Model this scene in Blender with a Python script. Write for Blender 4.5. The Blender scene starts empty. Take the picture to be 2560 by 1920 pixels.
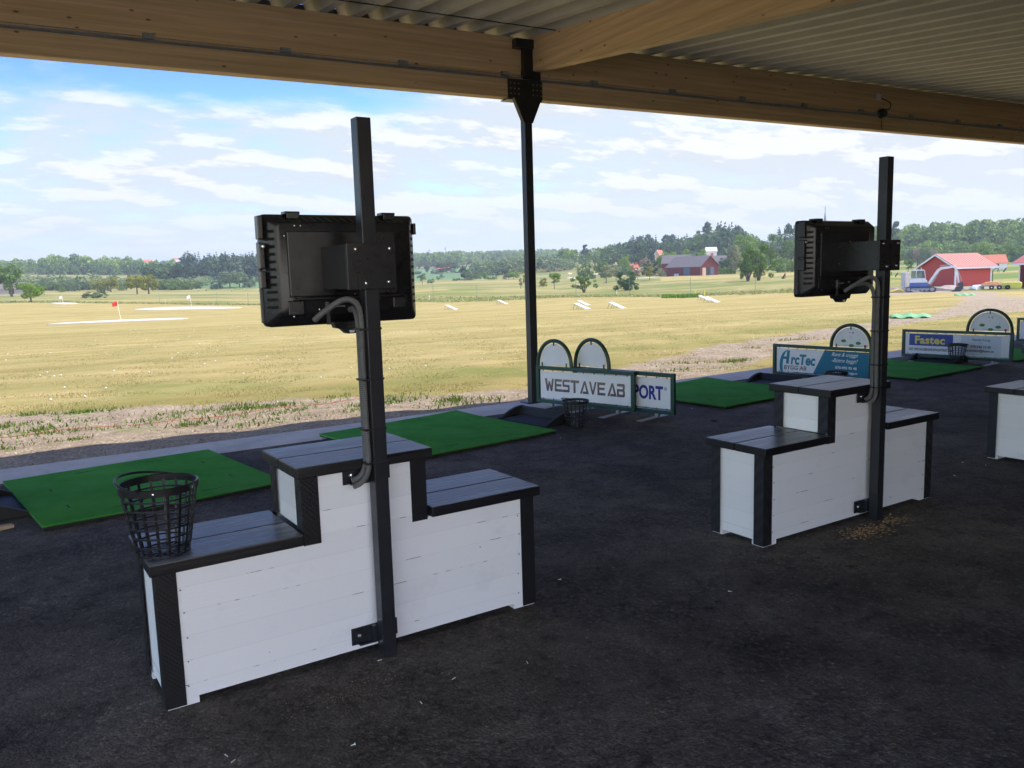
import bpy, bmesh, math, random
import numpy as np
from mathutils import Vector, Matrix
random.seed(7); RNG = np.random.default_rng(7)
S = bpy.context.scene; COL = S.collection; R_ = math.radians; PI = math.pi
H = 1.6; FPX = 2055.5
# ------------------------------------------------------------------ camera
_y, _p, _r = R_(-30.3684), R_(-7.6529), R_(-1.6563)
FW = np.array([-math.sin(_y)*math.cos(_p), math.cos(_y)*math.cos(_p), math.sin(_p)])
RT0 = np.array([math.cos(_y), math.sin(_y), 0.0]); UP0 = np.cross(RT0, FW)
RT = math.cos(_r)*RT0 + math.sin(_r)*UP0; UP = -math.sin(_r)*RT0 + math.cos(_r)*UP0
cam = bpy.data.cameras.new('camera'); camo = bpy.data.objects.new('camera', cam); COL.objects.link(camo)
cam.sensor_width = 36; cam.lens = FPX/2560*36; cam.clip_start = .05; cam.clip_end = 20000
camo.matrix_world = Matrix(((RT[0], UP[0], -FW[0], 0), (RT[1], UP[1], -FW[1], 0), (RT[2], UP[2], -FW[2], H), (0, 0, 0, 1)))
S.camera = camo
def ray(u, v): return FW + RT*(u-1280)/FPX + UP*(960-v)/FPX
def G(u, v, z=0.0):
    d = ray(u, v); t = (z-H)/d[2]; return Vector((d[0]*t, d[1]*t, z))
def hor(u): return 960 + (FW[2]+RT[2]*(u-1280)/FPX)/UP[2]*FPX
def hdir(u):
    d = ray(u, hor(u)); n = math.hypot(d[0], d[1]); return d[0]/n, d[1]/n
def zat(x, y, v):                      # height at which the vertical line through x, y shows at image row v
    a = FW[0]*x+FW[1]*y; b = UP[0]*x+UP[1]*y; k = (960-v)/FPX
    return H + (k*a-b)/(UP[2]-k*FW[2])
# ------------------------------------------------------------------ terrain
RN = np.array([60, 97, 112, 150, 200, 260, 330, 420, 520, 650, 800, 1000, 1300, 2000, 3000, 7000.])
TV = {0: [0, 0, 0, 781, 759, 751, 742, 736, 729, 711, 698, 686, 683, 678, 672, 690],
      640: [0, 0, 0, 771, 756, 747, 740, 734, 727, 704, 699, 690, 684, 674, 662, 670],
      1100: [0, 0, 0, 741, 730, 722, 714, 709, 702, 694, 684, 674, 668, 655, 648, 655],
      1400: [0, 0, 745, 737, 727, 723, 712, 700, 692, 676, 664, 658, 655, 650, 645, 650],
      1700: [0, 751, 742, 733, 716, 703, 690, 682, 668, 656, 650, 645, 641, 635, 632, 640],
      2000: [0, 737, 728, 718, 703, 689, 681, 676, 668, 655, 645, 635, 630, 620, 618, 626],
      2300: [0, 730, 715.5, 708, 702, 696, 687, 672, 660, 645, 630, 620, 612, 600, 600, 610],
      2560: [0, 727, 713, 702, 693, 679, 668, 655, 645, 635, 620, 610, 602, 590, 590, 600]}
TU = sorted(TV); TA = []; TZ = []
def plane(x, y): return -.05 - .0256*max(y-8.7, 0) - .0067*min(max(x, 0), 120)
for u in TU:
    dx, dy = hdir(u); TA.append(math.atan2(dx, dy))
    TZ.append([plane(dx*r, dy*r) if v == 0 else zat(dx*r, dy*r, v) for r, v in zip(RN, TV[u])])
TA = np.array(TA); TZ = np.array(TZ); LR = np.log(RN)
def terr_np(x, y):
    x = np.asarray(x, float); y = np.asarray(y, float)
    az = np.arctan2(x, y); r = np.hypot(x, y)+1e-6
    pl = -.05 - .0256*np.maximum(y-8.7, 0) - .0067*np.clip(x, 0, 120)
    a = np.clip(az, TA[0], TA[-1]); i = np.clip(np.searchsorted(TA, a)-1, 0, len(TA)-2)
    fa = (a-TA[i])/(TA[i+1]-TA[i]); l = np.clip(np.log(r), LR[0], LR[-1]); j = np.clip(np.searchsorted(LR, l)-1, 0, len(LR)-2)
    fr = (l-LR[j])/(LR[j+1]-LR[j])
    z = (TZ[i, j]*(1-fa)+TZ[i+1, j]*fa)*(1-fr) + (TZ[i, j+1]*(1-fa)+TZ[i+1, j+1]*fa)*fr
    w = np.clip((r-60)/15, 0, 1)
    z = pl*(1-w)+z*w
    und = .22*np.sin(x*.045+1.3*np.sin(y*.021))*np.sin(y*.05+.8)+.12*np.sin(x*.11+y*.07)
    z = z + und*np.clip((r-125)/60, 0, 1)*np.clip((420-r)/100, 0, 1)
    return np.where((y < 8.45) & (r < 60), -.14, z)
def terr(x, y): return float(terr_np([x], [y])[0])
def at(u, r):
    dx, dy = hdir(u); return Vector((dx*r, dy*r, terr(dx*r, dy*r)))
def pxm(u, r):                          # metres per photo pixel at that distance
    dx, dy = hdir(u); return r*(dx*FW[0]+dy*FW[1])/FPX
# ------------------------------------------------------------------ materials
class NT:
    def __init__(s, name):
        s.m = bpy.data.materials.new(name); s.m.use_nodes = True; s.t = s.m.node_tree; s.n = s.t.nodes
        s.b = s.n['Principled BSDF']; s.o = s.n['Material Output']
    def new(s, ty, **k):
        nd = s.n.new(ty)
        for a, v in k.items():
            if a.startswith('i_'): nd.inputs[a[2:].replace('_', ' ')].default_value = v
            else: setattr(nd, a, v)
        return nd
    def lk(s, a, b): s.t.links.new(a, b)
    def coord(s, scale=(1, 1, 1), kind='Object', rot=(0, 0, 0)):
        tc = s.new('ShaderNodeTexCoord'); mp = s.new('ShaderNodeMapping')
        mp.inputs['Scale'].default_value = scale; mp.inputs['Rotation'].default_value = rot
        s.lk(tc.outputs[kind], mp.inputs[0]); return mp.outputs[0]
    def noise(s, vec, scale, detail=4, rough=.6, dist=0):
        nd = s.new('ShaderNodeTexNoise'); nd.inputs['Scale'].default_value = scale; nd.inputs['Detail'].default_value = detail
        nd.inputs['Roughness'].default_value = rough; nd.inputs['Distortion'].default_value = dist
        s.lk(vec, nd.inputs['Vector']); return nd.outputs['Fac']
    def ramp(s, fac, stops, interp='LINEAR'):
        nd = s.new('ShaderNodeValToRGB'); e = nd.color_ramp.elements; nd.color_ramp.interpolation = interp
        while len(e) < len(stops): e.new(.5)
        for k, (p, c) in zip(e, stops): k.position = p; k.color = (*c, 1) if len(c) == 3 else c
        s.lk(fac, nd.inputs[0]); return nd.outputs[0]
    def fr(s, fac, a, b): return s.ramp(fac, [(a, (0, 0, 0)), (b, (1, 1, 1))])
    def mix(s, f, a, b, mode='MIX'):
        nd = s.new('ShaderNodeMix', data_type='RGBA', blend_type=mode)
        for k, v in ((0, f), (6, a), (7, b)):
            if hasattr(v, 'is_linked'): s.lk(v, nd.inputs[k])
            else: nd.inputs[k].default_value = v if k == 0 else (*v, 1)
        return nd.outputs[2]
    def math(s, op, a, b=0.0, c=None):
        nd = s.new('ShaderNodeMath', operation=op)
        for k, v in enumerate((a, b) if c is None else (a, b, c)):
            if hasattr(v, 'is_linked'): s.lk(v, nd.inputs[k])
            else: nd.inputs[k].default_value = v
        return nd.outputs[0]
    def bump(s, h, strength=.3, dist=.01):
        nd = s.new('ShaderNodeBump'); nd.inputs['Strength'].default_value = strength; nd.inputs['Distance'].default_value = dist
        s.lk(h, nd.inputs['Height']); s.lk(nd.outputs[0], s.b.inputs['Normal'])
    def col(s, c):
        if hasattr(c, 'is_linked'): s.lk(c, s.b.inputs['Base Color'])
        else: s.b.inputs['Base Color'].default_value = (*c, 1)
    def set(s, rough=.6, metal=0, spec=.5):
        s.b.inputs['Roughness'].default_value = rough; s.b.inputs['Metallic'].default_value = metal; s.b.inputs['Specular IOR Level'].default_value = spec
        return s.m
def vary(name, c, rough=.6, metal=0, scale=6, amt=.25, bump=0, bscale=60, spec=.5, dist=.004):
    n = NT(name); v = n.coord(); f = n.noise(v, scale, 5)
    lo = tuple(x*(1-amt) for x in c); hi = tuple(min(1, x*(1+amt)) for x in c)
    n.col(n.ramp(f, [(.3, lo), (.7, hi)]))
    if bump: n.bump(n.noise(v, bscale, 3), bump, dist)
    return n.set(rough, metal, spec)
def m_asphalt():
    n = NT('asphalt'); v = n.coord()
    big = n.noise(v, .5, 5, .65); mid = n.noise(v, 2.6, 6, .75, .4); fine = n.noise(v, 130, 3, .7); rough_ = n.fr(n.noise(v, 1.4, 5, .7), .46, .66)
    vo = n.new('ShaderNodeTexVoronoi'); vo.inputs['Scale'].default_value = 85; n.lk(v, vo.inputs['Vector']); v2 = n.new('ShaderNodeTexVoronoi'); v2.inputs['Scale'].default_value = 34; n.lk(v, v2.inputs['Vector'])
    c = n.ramp(big, [(.32, (.118, .098, .076)), (.5, (.160, .134, .106)), (.68, (.215, .182, .146))])
    c = n.mix(n.fr(mid, .36, .62), n.mix(1, c, (.55, .55, .57), 'MULTIPLY'), c)
    st = n.ramp(vo.outputs['Color'], [(.0, (.45, .45, .45)), (.8, (1.1, 1.1, 1.1)), (1, (2.3, 2.2, 2.1))]); c = n.mix(.6, c, n.mix(1, c, st, 'MULTIPLY'))
    gap = n.ramp(v2.outputs['Distance'], [(.25, (1, 1, 1)), (.55, (.28, .28, .28))]); c = n.mix(n.math('MULTIPLY', rough_, .75), c, n.mix(1, c, gap, 'MULTIPLY'))
    pit = n.fr(n.noise(v, 17, 5, .8), .33, .46); c = n.mix(.55, c, n.mix(1, c, pit, 'MULTIPLY'))
    dust = n.fr(n.noise(v, 3.3, 7, .8), .60, .74); c = n.mix(n.math('MULTIPLY', dust, .35), c, (.25, .225, .19))
    sp = n.noise(v, 70, 1, .5); c = n.mix(n.fr(sp, .76, .79), c, (.30, .28, .24))
    scr = n.new('ShaderNodeTexNoise'); scr.inputs['Scale'].default_value = 1; scr.inputs['Detail'].default_value = 3; n.lk(n.coord((.6, 14, 1), rot=(0, 0, R_(-24))), scr.inputs['Vector']); c = n.mix(n.math('MULTIPLY', n.math('MULTIPLY', n.fr(scr.outputs['Fac'], .68, .72), n.fr(mid, .5, .7)), .3), c, (.26, .235, .2))
    n.col(c)
    h = n.math('ADD', n.math('MULTIPLY', vo.outputs['Distance'], -.8), n.math('ADD', n.math('MULTIPLY', pit, .9), n.math('MULTIPLY', fine, .4))); h = n.math('SUBTRACT', h, n.math('MULTIPLY', n.math('MULTIPLY', v2.outputs['Distance'], rough_), 1.6))
    n.bump(h, 1.0, .008); return n.set(.85, 0, .12)
def m_concrete():
    n = NT('concrete'); v = n.coord(); f = n.noise(v, 1.6, 8, .75); g = n.noise(v, 30, 5, .75)
    c = n.ramp(f, [(.25, (.42, .37, .30)), (.75, (.72, .64, .53))]); c = n.mix(n.fr(g, .62, .8), c, (.2, .19, .18))
    n.col(c); n.bump(g, .25, .004); return n.set(.9)
def m_glulam(name='glulam', along=0):
    n = NT(name); v = n.coord(); s = n.coord((.5, 6, 9) if along == 0 else (6, .5, 9), rot=(0, 0, 0) if along == 0 else (R_(-5.6), 0, 0)); g = n.noise(s, 2.2, 6, .6, .6)
    c = n.ramp(g, [(.3, (.66, .45, .225)), (.7, (.80, .585, .33))])
    lam = n.math('FRACT', n.math('MULTIPLY', n.sep(v if along == 0 else n.coord((1, 1, 1), rot=(R_(-5.6), 0, 0)), 2), 22.0)); ln = n.ramp(lam, [(0, (.72, .72, .72)), (.06, (1, 1, 1))])
    sid = n.noise(n.coord((.35, .35, 22), rot=(0, 0, 0) if along == 0 else (R_(-5.6), 0, 0)), 1, 1); c = n.mix(.5, c, n.mix(1, c, n.ramp(sid, [(.35, (.75, .72, .7)), (.65, (1.15, 1.12, 1.05))]), 'MULTIPLY'))
    c = n.mix(1, c, ln, 'MULTIPLY')
    vo = n.new('ShaderNodeTexVoronoi', voronoi_dimensions='3D'); vo.inputs['Scale'].default_value = 4.4; n.lk(n.coord((.8, .8, 1.9)), vo.inputs['Vector'])
    k = n.ramp(vo.outputs['Distance'], [(.06, (1, 1, 1)), (.10, (0, 0, 0))]); c = n.mix(n.math('MULTIPLY', k, .85), c, (.16, .075, .03))
    n.col(c); return n.set(.65, 0, .3)
NT.sep = lambda n, v, k: (lambda nd: (n.lk(v, nd.inputs[0]), nd.outputs[k])[1])(n.new('ShaderNodeSeparateXYZ'))
def m_white():
    n = NT('white_paint'); v = n.coord(); z = n.sep(v, 2); x = n.sep(v, 0)
    oi = n.new('ShaderNodeObjectInfo'); 
    row = n.math('MULTIPLY', z, 1/.0965); fr = n.math('FRACT', n.math('ADD', row, .18)); rid = n.math('FLOOR', n.math('ADD', row, .18))
    line = n.math('LESS_THAN', fr, .022)
    cm = n.new('ShaderNodeCombineXYZ'); n.lk(n.math('MULTIPLY', x, 2.6), cm.inputs[0]); n.lk(n.math('MULTIPLY', rid, 7.3), cm.inputs[1]); n.lk(n.math('MULTIPLY', oi.outputs['Random'], 30), cm.inputs[2])
    msk = n.noise(cm.outputs[0], 1.3, 4, .75); crack = n.math('MULTIPLY', line, n.fr(msk, .56, .585))
    soft = n.math('MULTIPLY', n.math('LESS_THAN', fr, .03), .13)
    cm2 = n.new('ShaderNodeCombineXYZ'); n.lk(n.math('MULTIPLY', rid, 3.1), cm2.inputs[0])
    tone = n.noise(cm2.outputs[0], 1, 0); c = n.ramp(tone, [(.3, (.84, .84, .83)), (.7, (.90, .90, .885))])
    d = n.noise(v, 3, 5, .7); c = n.mix(n.fr(d, .55, .9), c, (.72, .71, .68))
    c = n.mix(soft, c, (.45, .44, .42)); c = n.mix(crack, c, (.09, .085, .08))
    vo = n.new('ShaderNodeTexVoronoi'); vo.inputs['Scale'].default_value = 9; n.lk(v, vo.inputs['Vector'])
    c = n.mix(n.ramp(vo.outputs['Distance'], [(.022, (1, 1, 1)), (.034, (0, 0, 0))]), c, (.28, .26, .24))
    n.col(c); h = n.math('SUBTRACT', n.noise(n.coord((2, 2, 40)), 3, 3), n.math('MULTIPLY', line, 1.5)); n.bump(h, .25, .003); return n.set(.5, 0, .4)
def m_blackboard():
    n = NT('stained_board'); oi = n.new('ShaderNodeObjectInfo'); v = n.coord((1.0, 22, 22))
    ad = n.new('ShaderNodeVectorMath', operation='ADD'); n.lk(v, ad.inputs[0]); cm = n.new('ShaderNodeCombineXYZ'); n.lk(n.math('MULTIPLY', oi.outputs['Random'], 50), cm.inputs[0]); n.lk(n.math('MULTIPLY', oi.outputs['Random'], 90), cm.inputs[1]); n.lk(cm.outputs[0], ad.inputs[1])
    g = n.noise(ad.outputs[0], 2.0, 7, .65, .8); w = n.noise(n.coord((1, 2.2, 2)), 3.2, 4, .6)
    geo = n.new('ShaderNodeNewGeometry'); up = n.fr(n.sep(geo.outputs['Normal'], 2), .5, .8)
    c = n.ramp(g, [(.3, (.014, .014, .016)), (.44, (.055, .055, .058)), (.53, (.15, .15, .155)), (.68, (.42, .42, .425))])
    c = n.mix(n.math('MULTIPLY', n.fr(w, .45, .72), .55), c, (.17, .17, .175))
    kn = n.new('ShaderNodeTexVoronoi'); kn.inputs['Scale'].default_value = 5; n.lk(n.coord((.8, 1.3, 1)), kn.inputs['Vector']); c = n.mix(n.ramp(kn.outputs['Distance'], [(.05, (1, 1, 1)), (.1, (0, 0, 0))]), c, (.012, .011, .011))
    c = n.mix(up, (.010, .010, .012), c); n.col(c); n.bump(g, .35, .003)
    n.lk(n.ramp(g, [(.3, (.25,)*3), (.7, (.5,)*3)]), n.b.inputs['Roughness']); return n.set(.5, 0, .5) if False else n.m
def m_tread():
    n = NT('black_tread_plate'); n.col((.012, .012, .014)); v = n.coord((1, 1, 1))
    a = n.new('ShaderNodeTexWave', wave_type='BANDS', bands_direction='DIAGONAL'); a.inputs['Scale'].default_value = 34; a.inputs['Distortion'].default_value = 0; n.lk(v, a.inputs[0])
    b = n.new('ShaderNodeTexChecker'); b.inputs['Scale'].default_value = 85; n.lk(v, b.inputs[0])
    n.bump(n.math('MULTIPLY', a.outputs['Fac'], b.outputs['Fac']), .8, .003); return n.set(.42, .0, .5)
def m_turf():
    n = NT('artificial_turf'); v = n.coord(); f = n.noise(v, 2.2, 4, .6); g = n.noise(v, 170, 3, .8)
    c = n.ramp(f, [(.3, (.062, .33, .042)), (.7, (.12, .45, .08))]); c = n.mix(n.fr(g, .3, .7), n.mix(.5, c, (.004, .04, .008)), c)
    wear = n.noise(v, 1.1, 3, .55); c = n.mix(n.math('MULTIPLY', n.fr(wear, .5, .8), .4), c, (.09, .26, .11))
    n.col(c); n.bump(g, .6, .008); return n.set(.95, 0, .04)
def m_leaf(name, dark, light, trans=.25):
    n = NT(name); g = n.new('ShaderNodeNewGeometry'); oi = n.new('ShaderNodeObjectInfo'); at_ = n.new('ShaderNodeAttribute', attribute_name='tint')
    c = n.ramp(g.outputs['Random Per Island'], [(0, dark), (1, light)])
    c = n.mix(n.math('MULTIPLY', oi.outputs['Random'], .35), c, tuple(x*.55 for x in light))
    c = n.mix(at_.outputs['Fac'], c, n.mix(1, c, (2.0, 1.65, 1.5), 'MULTIPLY'))
    n.col(c); n.set(.75, 0, .2); tr = n.new('ShaderNodeBsdfTranslucent'); n.lk(c, tr.inputs[0]); mx = n.new('ShaderNodeMixShader'); mx.inputs[0].default_value = trans
    n.lk(n.b.outputs[0], mx.inputs[1]); n.lk(tr.outputs[0], mx.inputs[2]); n.lk(mx.outputs[0], n.o.inputs[0]); return n.m
def m_ground():
    n = NT('field_ground'); tc = n.new('ShaderNodeTexCoord'); v = tc.outputs['Object']
    A = lambda k: n.new('ShaderNodeAttribute', attribute_name=k).outputs['Fac']
    st = n.noise(n.coord((.05, .55, 1), rot=(0, 0, R_(12))), 1.0, 6, .65, .3); f1 = n.noise(v, .35, 6, .65); f2 = n.noise(v, 9, 5, .75); f3 = n.noise(v, 55, 3, .7); big = n.noise(n.coord((.022, .05, 1)), 1, 4, .6, .4)
    mown = n.ramp(st, [(.28, (.25, .195, .062)), (.5, (.37, .285, .105)), (.72, (.49, .375, .165))])
    mown = n.mix(n.math('MULTIPLY', n.fr(f1, .45, .75), .7), mown, (.235, .215, .065))
    mown = n.mix(n.math('MULTIPLY', n.fr(f2, .5, .75), .5), mown, (.15, .17, .04)); mown = n.mix(n.math('MULTIPLY', n.fr(f3, .58, .7), .45), mown, (.52, .43, .22))
    mown = n.mix(n.math('MULTIPLY', n.math('MULTIPLY', A('lush'), .75), n.fr(f1, .38, .66)), mown, n.ramp(f2, [(.3, (.11, .15, .03)), (.7, (.22, .25, .055))]))
    ro = n.ramp(big, [(.3, (.13, .17, .042)), (.48, (.22, .215, .07)), (.6, (.34, .275, .115)), (.72, (.19, .21, .055))])
    ro = n.mix(n.math('MULTIPLY', n.fr(f1, .45, .7), .45), ro, (.11, .14, .035))
    crop = n.mix(f1, (.105, .18, .070), (.135, .205, .085))
    gr = n.mix(n.math('MULTIPLY', f1, 1.0), (.10, .16, .035), (.17, .22, .05))
    so = n.ramp(n.noise(v, 3.2, 7, .75), [(.3, (.30, .235, .165)), (.55, (.50, .40, .285)), (.75, (.66, .55, .41))])
    vo = n.new('ShaderNodeTexVoronoi'); vo.inputs['Scale'].default_value = 24; n.lk(v, vo.inputs['Vector']); so = n.mix(.6, so, n.mix(1, so, n.ramp(vo.outputs['Distance'], [(.1, (1.35, 1.3, 1.25)), (.5, (.45, .42, .4))]), 'MULTIPLY'))
    so = n.mix(n.math('MULTIPLY', n.fr(n.noise(v, 1.1, 5, .7), .56, .68), .8), so, n.ramp(f2, [(.3, (.10, .15, .03)), (.7, (.24, .27, .07))]))
    sand = n.ramp(f2, [(.3, (.60, .55, .48)), (.7, (.74, .70, .63))])
    def edge(k, nz, w=.3): return n.fr(n.math('ADD', A(k), n.math('MULTIPLY', n.math('SUBTRACT', nz, .5), w)), .44, .56)
    c = n.mix(edge('mown', f1, .15), ro, mown); c = n.mix(edge('green', f1, .2), c, gr); c = n.mix(edge('crop', f1, .1), c, crop)
    c = n.mix(edge('soil', n.math('MULTIPLY', n.math('ADD', n.noise(v, 1.3, 6, .7), f2), .5), 1.3), c, so)
    c = n.mix(edge('sand', f2, .3), c, sand)
    n.col(c); n.bump(n.math('ADD', f2, n.math('MULTIPLY', f3, .5)), .7, .06); return n.set(.95, 0, .1)
def m_planks(name, c1, c2, pitch=7.0, axis=None):
    n = NT(name); v = n.coord(); x = n.math('ADD', n.sep(v, 0), n.sep(v, 1)); fr = n.math('FRACT', n.math('MULTIPLY', x, pitch))
    c = n.mix(n.noise(n.coord((6, 6, .6)), 2, 4), c1, c2); c = n.mix(n.math('LESS_THAN', fr, .1), c, tuple(k*.45 for k in c1)); n.col(c); return n.set(.85, 0, .2)
def glossy(name, c, rough=.4, metal=0, spec=.5): n = NT(name); n.col(c); return n.set(rough, metal, spec)
M = dict(asphalt=m_asphalt(), concrete=m_concrete(), glulam=m_glulam(), rafterwood=m_glulam('rafter_glulam', 1), white=m_white(), board=m_blackboard(), tread=m_tread(), turf=m_turf(), ground=m_ground(),
    deck=vary('roof_steel', (.54, .515, .43), .55, .0, 1.5, .1), blacksteel=vary('black_steel', (.018, .02, .024), .32, 0, 8, .3, .1, 200), colsteel=vary('grey_steel', (.03, .033, .036), .5, 0, 5, .2),
    caseblack=vary('black_case', (.016, .017, .019), .27, 0, 20, .3, .15, 400), caserib=vary('case_grey', (.035, .037, .04), .45, 0, 10, .2), slot=glossy('slot_black', (.002, .002, .002), .8), zinc=glossy('zinc', (.72, .72, .74), .25, 1), galv=vary('galvanised', (.36, .37, .37), .5, .6, 9, .2),
    conduit=vary('grey_conduit', (.13, .13, .125), .6, 0, 20, .15), tie=glossy('black_nylon', (.01, .01, .011), .5), rubber=vary('black_rubber', (.013, .013, .014), .75, 0, 9, .3, .4, 150), basket=vary('black_basket', (.011, .011, .013), .38, 0, 9, .3), gframe=vary('green_frame', (.010, .052, .036), .4, 0, 8, .25), panel=vary('sign_white', (.74, .75, .77), .4, 0, 2.5, .05), footplate=vary('grey_plate', (.30, .31, .31), .55, .2, 8, .2),
    bark=vary('bark', (.11, .085, .06), .95, 0, 9, .4), plastic_white=vary('white_plastic', (.8, .8, .78), .4), flagred=glossy('flag_red', (.62, .02, .02), .7), flagwhite=glossy('flag_pale', (.72, .70, .82), .7), polewood=glossy('pale_pole', (.75, .66, .48), .6), sawdust=vary('sawdust', (.55, .36, .17), .95, 0, 40, .3), postgreen=glossy('post_grey_green', (.16, .2, .17), .6), stake=glossy('stake_pale', (.75, .72, .55), .6), stakey=glossy('stake_yellow', (.75, .60, .06), .6),
    redwall=m_planks('red_planks', (.47, .085, .066), (.53, .10, .08)), darkred=m_planks('dark_red_planks', (.115, .026, .024), (.15, .032, .03), 4), trim=vary('white_trim', (.74, .72, .68), .6), redroof=vary('red_sheet_roof', (.50, .15, .115), .65, 0, 2, .1), tileroof=vary('red_tile_roof', (.46, .12, .06), .8, 0, 3, .2), brightroof=vary('bright_red_roof', (.62, .08, .07), .6), greyroof=vary('grey_tile_roof', (.14, .115, .105), .85, 0, 2, .2), whiteroof=vary('white_sheet_roof', (.55, .55, .53), .5), cream=vary('cream_wall', (.5, .46, .33), .85), palewall=vary('pale_wall', (.66, .58, .48), .85), orangewall=vary('orange_wall', (.58, .32, .17), .85), darkdoor=glossy('dark_opening', (.01, .012, .02), .6), bluegrey=glossy('blue_grey_door', (.07, .09, .12), .6), glass=glossy('window_glass', (.05, .07, .08), .08), yellow=vary('yellow_plastic', (.72, .5, .06), .5), gpaint=vary('grey_stone', (.42, .41, .39), .8), orange=vary('orange_netting', (.7, .32, .14), .7), straw=vary('yellow_wrap', (.46, .42, .06), .6),
    exwhite=vary('machine_white', (.50, .49, .46), .4, 0, 3, .1), exblue=vary('machine_blue', (.03, .075, .24), .35, 0, 3, .15), exdark=vary('machine_dark', (.045, .045, .048), .7, 0, 5, .3), exgrey=vary('machine_grey', (.24, .23, .22), .6, 0, 5, .25), tarp=vary('green_tarp', (.15, .38, .13), .5, 0, 4, .2), skin=glossy('skin', (.55, .33, .24), .6), shirtw=glossy('white_shirt', (.75, .75, .75), .8), trous=glossy('dark_trousers', (.03, .035, .05), .8), shirtr=glossy('red_shirt', (.62, .14, .09), .8), bagblack=glossy('black_bag', (.02, .02, .022), .6), slate=vary('slate_spire', (.05, .055, .065), .6), mast=glossy('mast_grey', (.3, .31, .33), .6), ball=glossy('golf_ball_white', (.66, .65, .6), .35), chip=vary('wood_chip', (.45, .34, .22), .9), twine=glossy('red_twine', (.5, .12, .06), .7),
    brown=None, teal=glossy('teal_print', (.008, .215, .30), .45), tealdeep=glossy('deep_teal_print', (.004, .15, .26), .4), navy=glossy('navy_print', (.010, .012, .22), .45), ink=glossy('dark_print', (.02, .022, .03), .5), bluep=glossy('blue_print', (.028, .055, .30), .45), yellowp=glossy('yellow_print', (.72, .62, .10), .5), whitep=glossy('white_print', (.8, .82, .84), .5), palep=glossy('pale_grey_print', (.56, .62, .69), .45), greenp=glossy('green_print', (.035, .22, .05), .5), redp=glossy('red_print', (.45, .02, .06), .5), signgrey=glossy('sign_back', (.05, .052, .05), .5))
def m_brown():
    n = NT('brown_print'); v = n.coord(); c = n.ramp(n.sep(v, 2), [(.2, (.095, .075, .085)), (.34, (.20, .145, .115))]); n.col(c); return n.set(.5)
M['brown'] = m_brown()
G_ROUND = m_leaf('leaf_green', (0.075, 0.14, 0.028), (0.17, 0.27, 0.055)); G_DARK = m_leaf('leaf_dark', (0.042, 0.085, 0.034), (0.085, 0.15, 0.052)); G_LIGHT = m_leaf('leaf_light', (0.12, 0.21, 0.03), (0.25, 0.36, 0.065)); G_YEL = m_leaf('leaf_yellow_green', (0.14, 0.165, 0.028), (0.31, 0.31, 0.05)); G_PALE = m_leaf('leaf_pale', (0.17, 0.195, 0.09), (0.33, 0.34, 0.16)); G_PINK = m_leaf('blossom_pale', (.26, .19, .12), (.42, .31, .21)); G_WILLOW = m_leaf('leaf_grey_green', (0.105, 0.165, 0.075), (0.2, 0.265, 0.115)); G_SPR = m_leaf('needle_dark', (0.03, 0.062, 0.038), (0.066, 0.115, 0.056), .1); G_MAR = m_leaf('marsh_leaf', (.11, .17, .035), (.24, .30, .07))
# ------------------------------------------------------------------ mesh helpers
def mesh_np(name, verts, quads, mats=(), smooth=False):
    me = bpy.data.meshes.new(name); verts = np.asarray(verts, np.float32); quads = np.asarray(quads, np.int32)
    nv, nf = len(verts), len(quads); k = quads.shape[1]
    me.vertices.add(nv); me.vertices.foreach_set('co', verts.ravel()); me.loops.add(nf*k); me.loops.foreach_set('vertex_index', quads.ravel())
    me.polygons.add(nf); me.polygons.foreach_set('loop_start', np.arange(0, nf*k, k, dtype=np.int32)); me.polygons.foreach_set('loop_total', np.full(nf, k, np.int32))
    me.update(calc_edges=True); me.validate()
    for m in mats: me.materials.append(m)
    if smooth: me.polygons.foreach_set('use_smooth', np.ones(nf, bool))
    return me
def link(name, data, parent=None, loc=None, rotz=0):
    o = bpy.data.objects.new(name, data); COL.objects.link(o)
    if parent: o.parent = parent
    if loc is not None: o.location = loc
    if rotz: o.rotation_euler = (0, 0, rotz)
    return o
def tag(o, label=None, cat=None, group=None, kind=None):
    for k, v in (('label', label), ('category', cat), ('group', group), ('kind', kind)):
        if v: o[k] = v
    return o
def thing(name, label, cat, loc=(0, 0, 0), rotz=0, group=None): return tag(link(name, None, None, loc, rotz), label, cat, group)
def dup(o, parent=None):
    c = o.copy(); COL.objects.link(c)
    if parent: c.parent = parent
    for ch in list(o.children): dup(ch, c)
    return c
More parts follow.
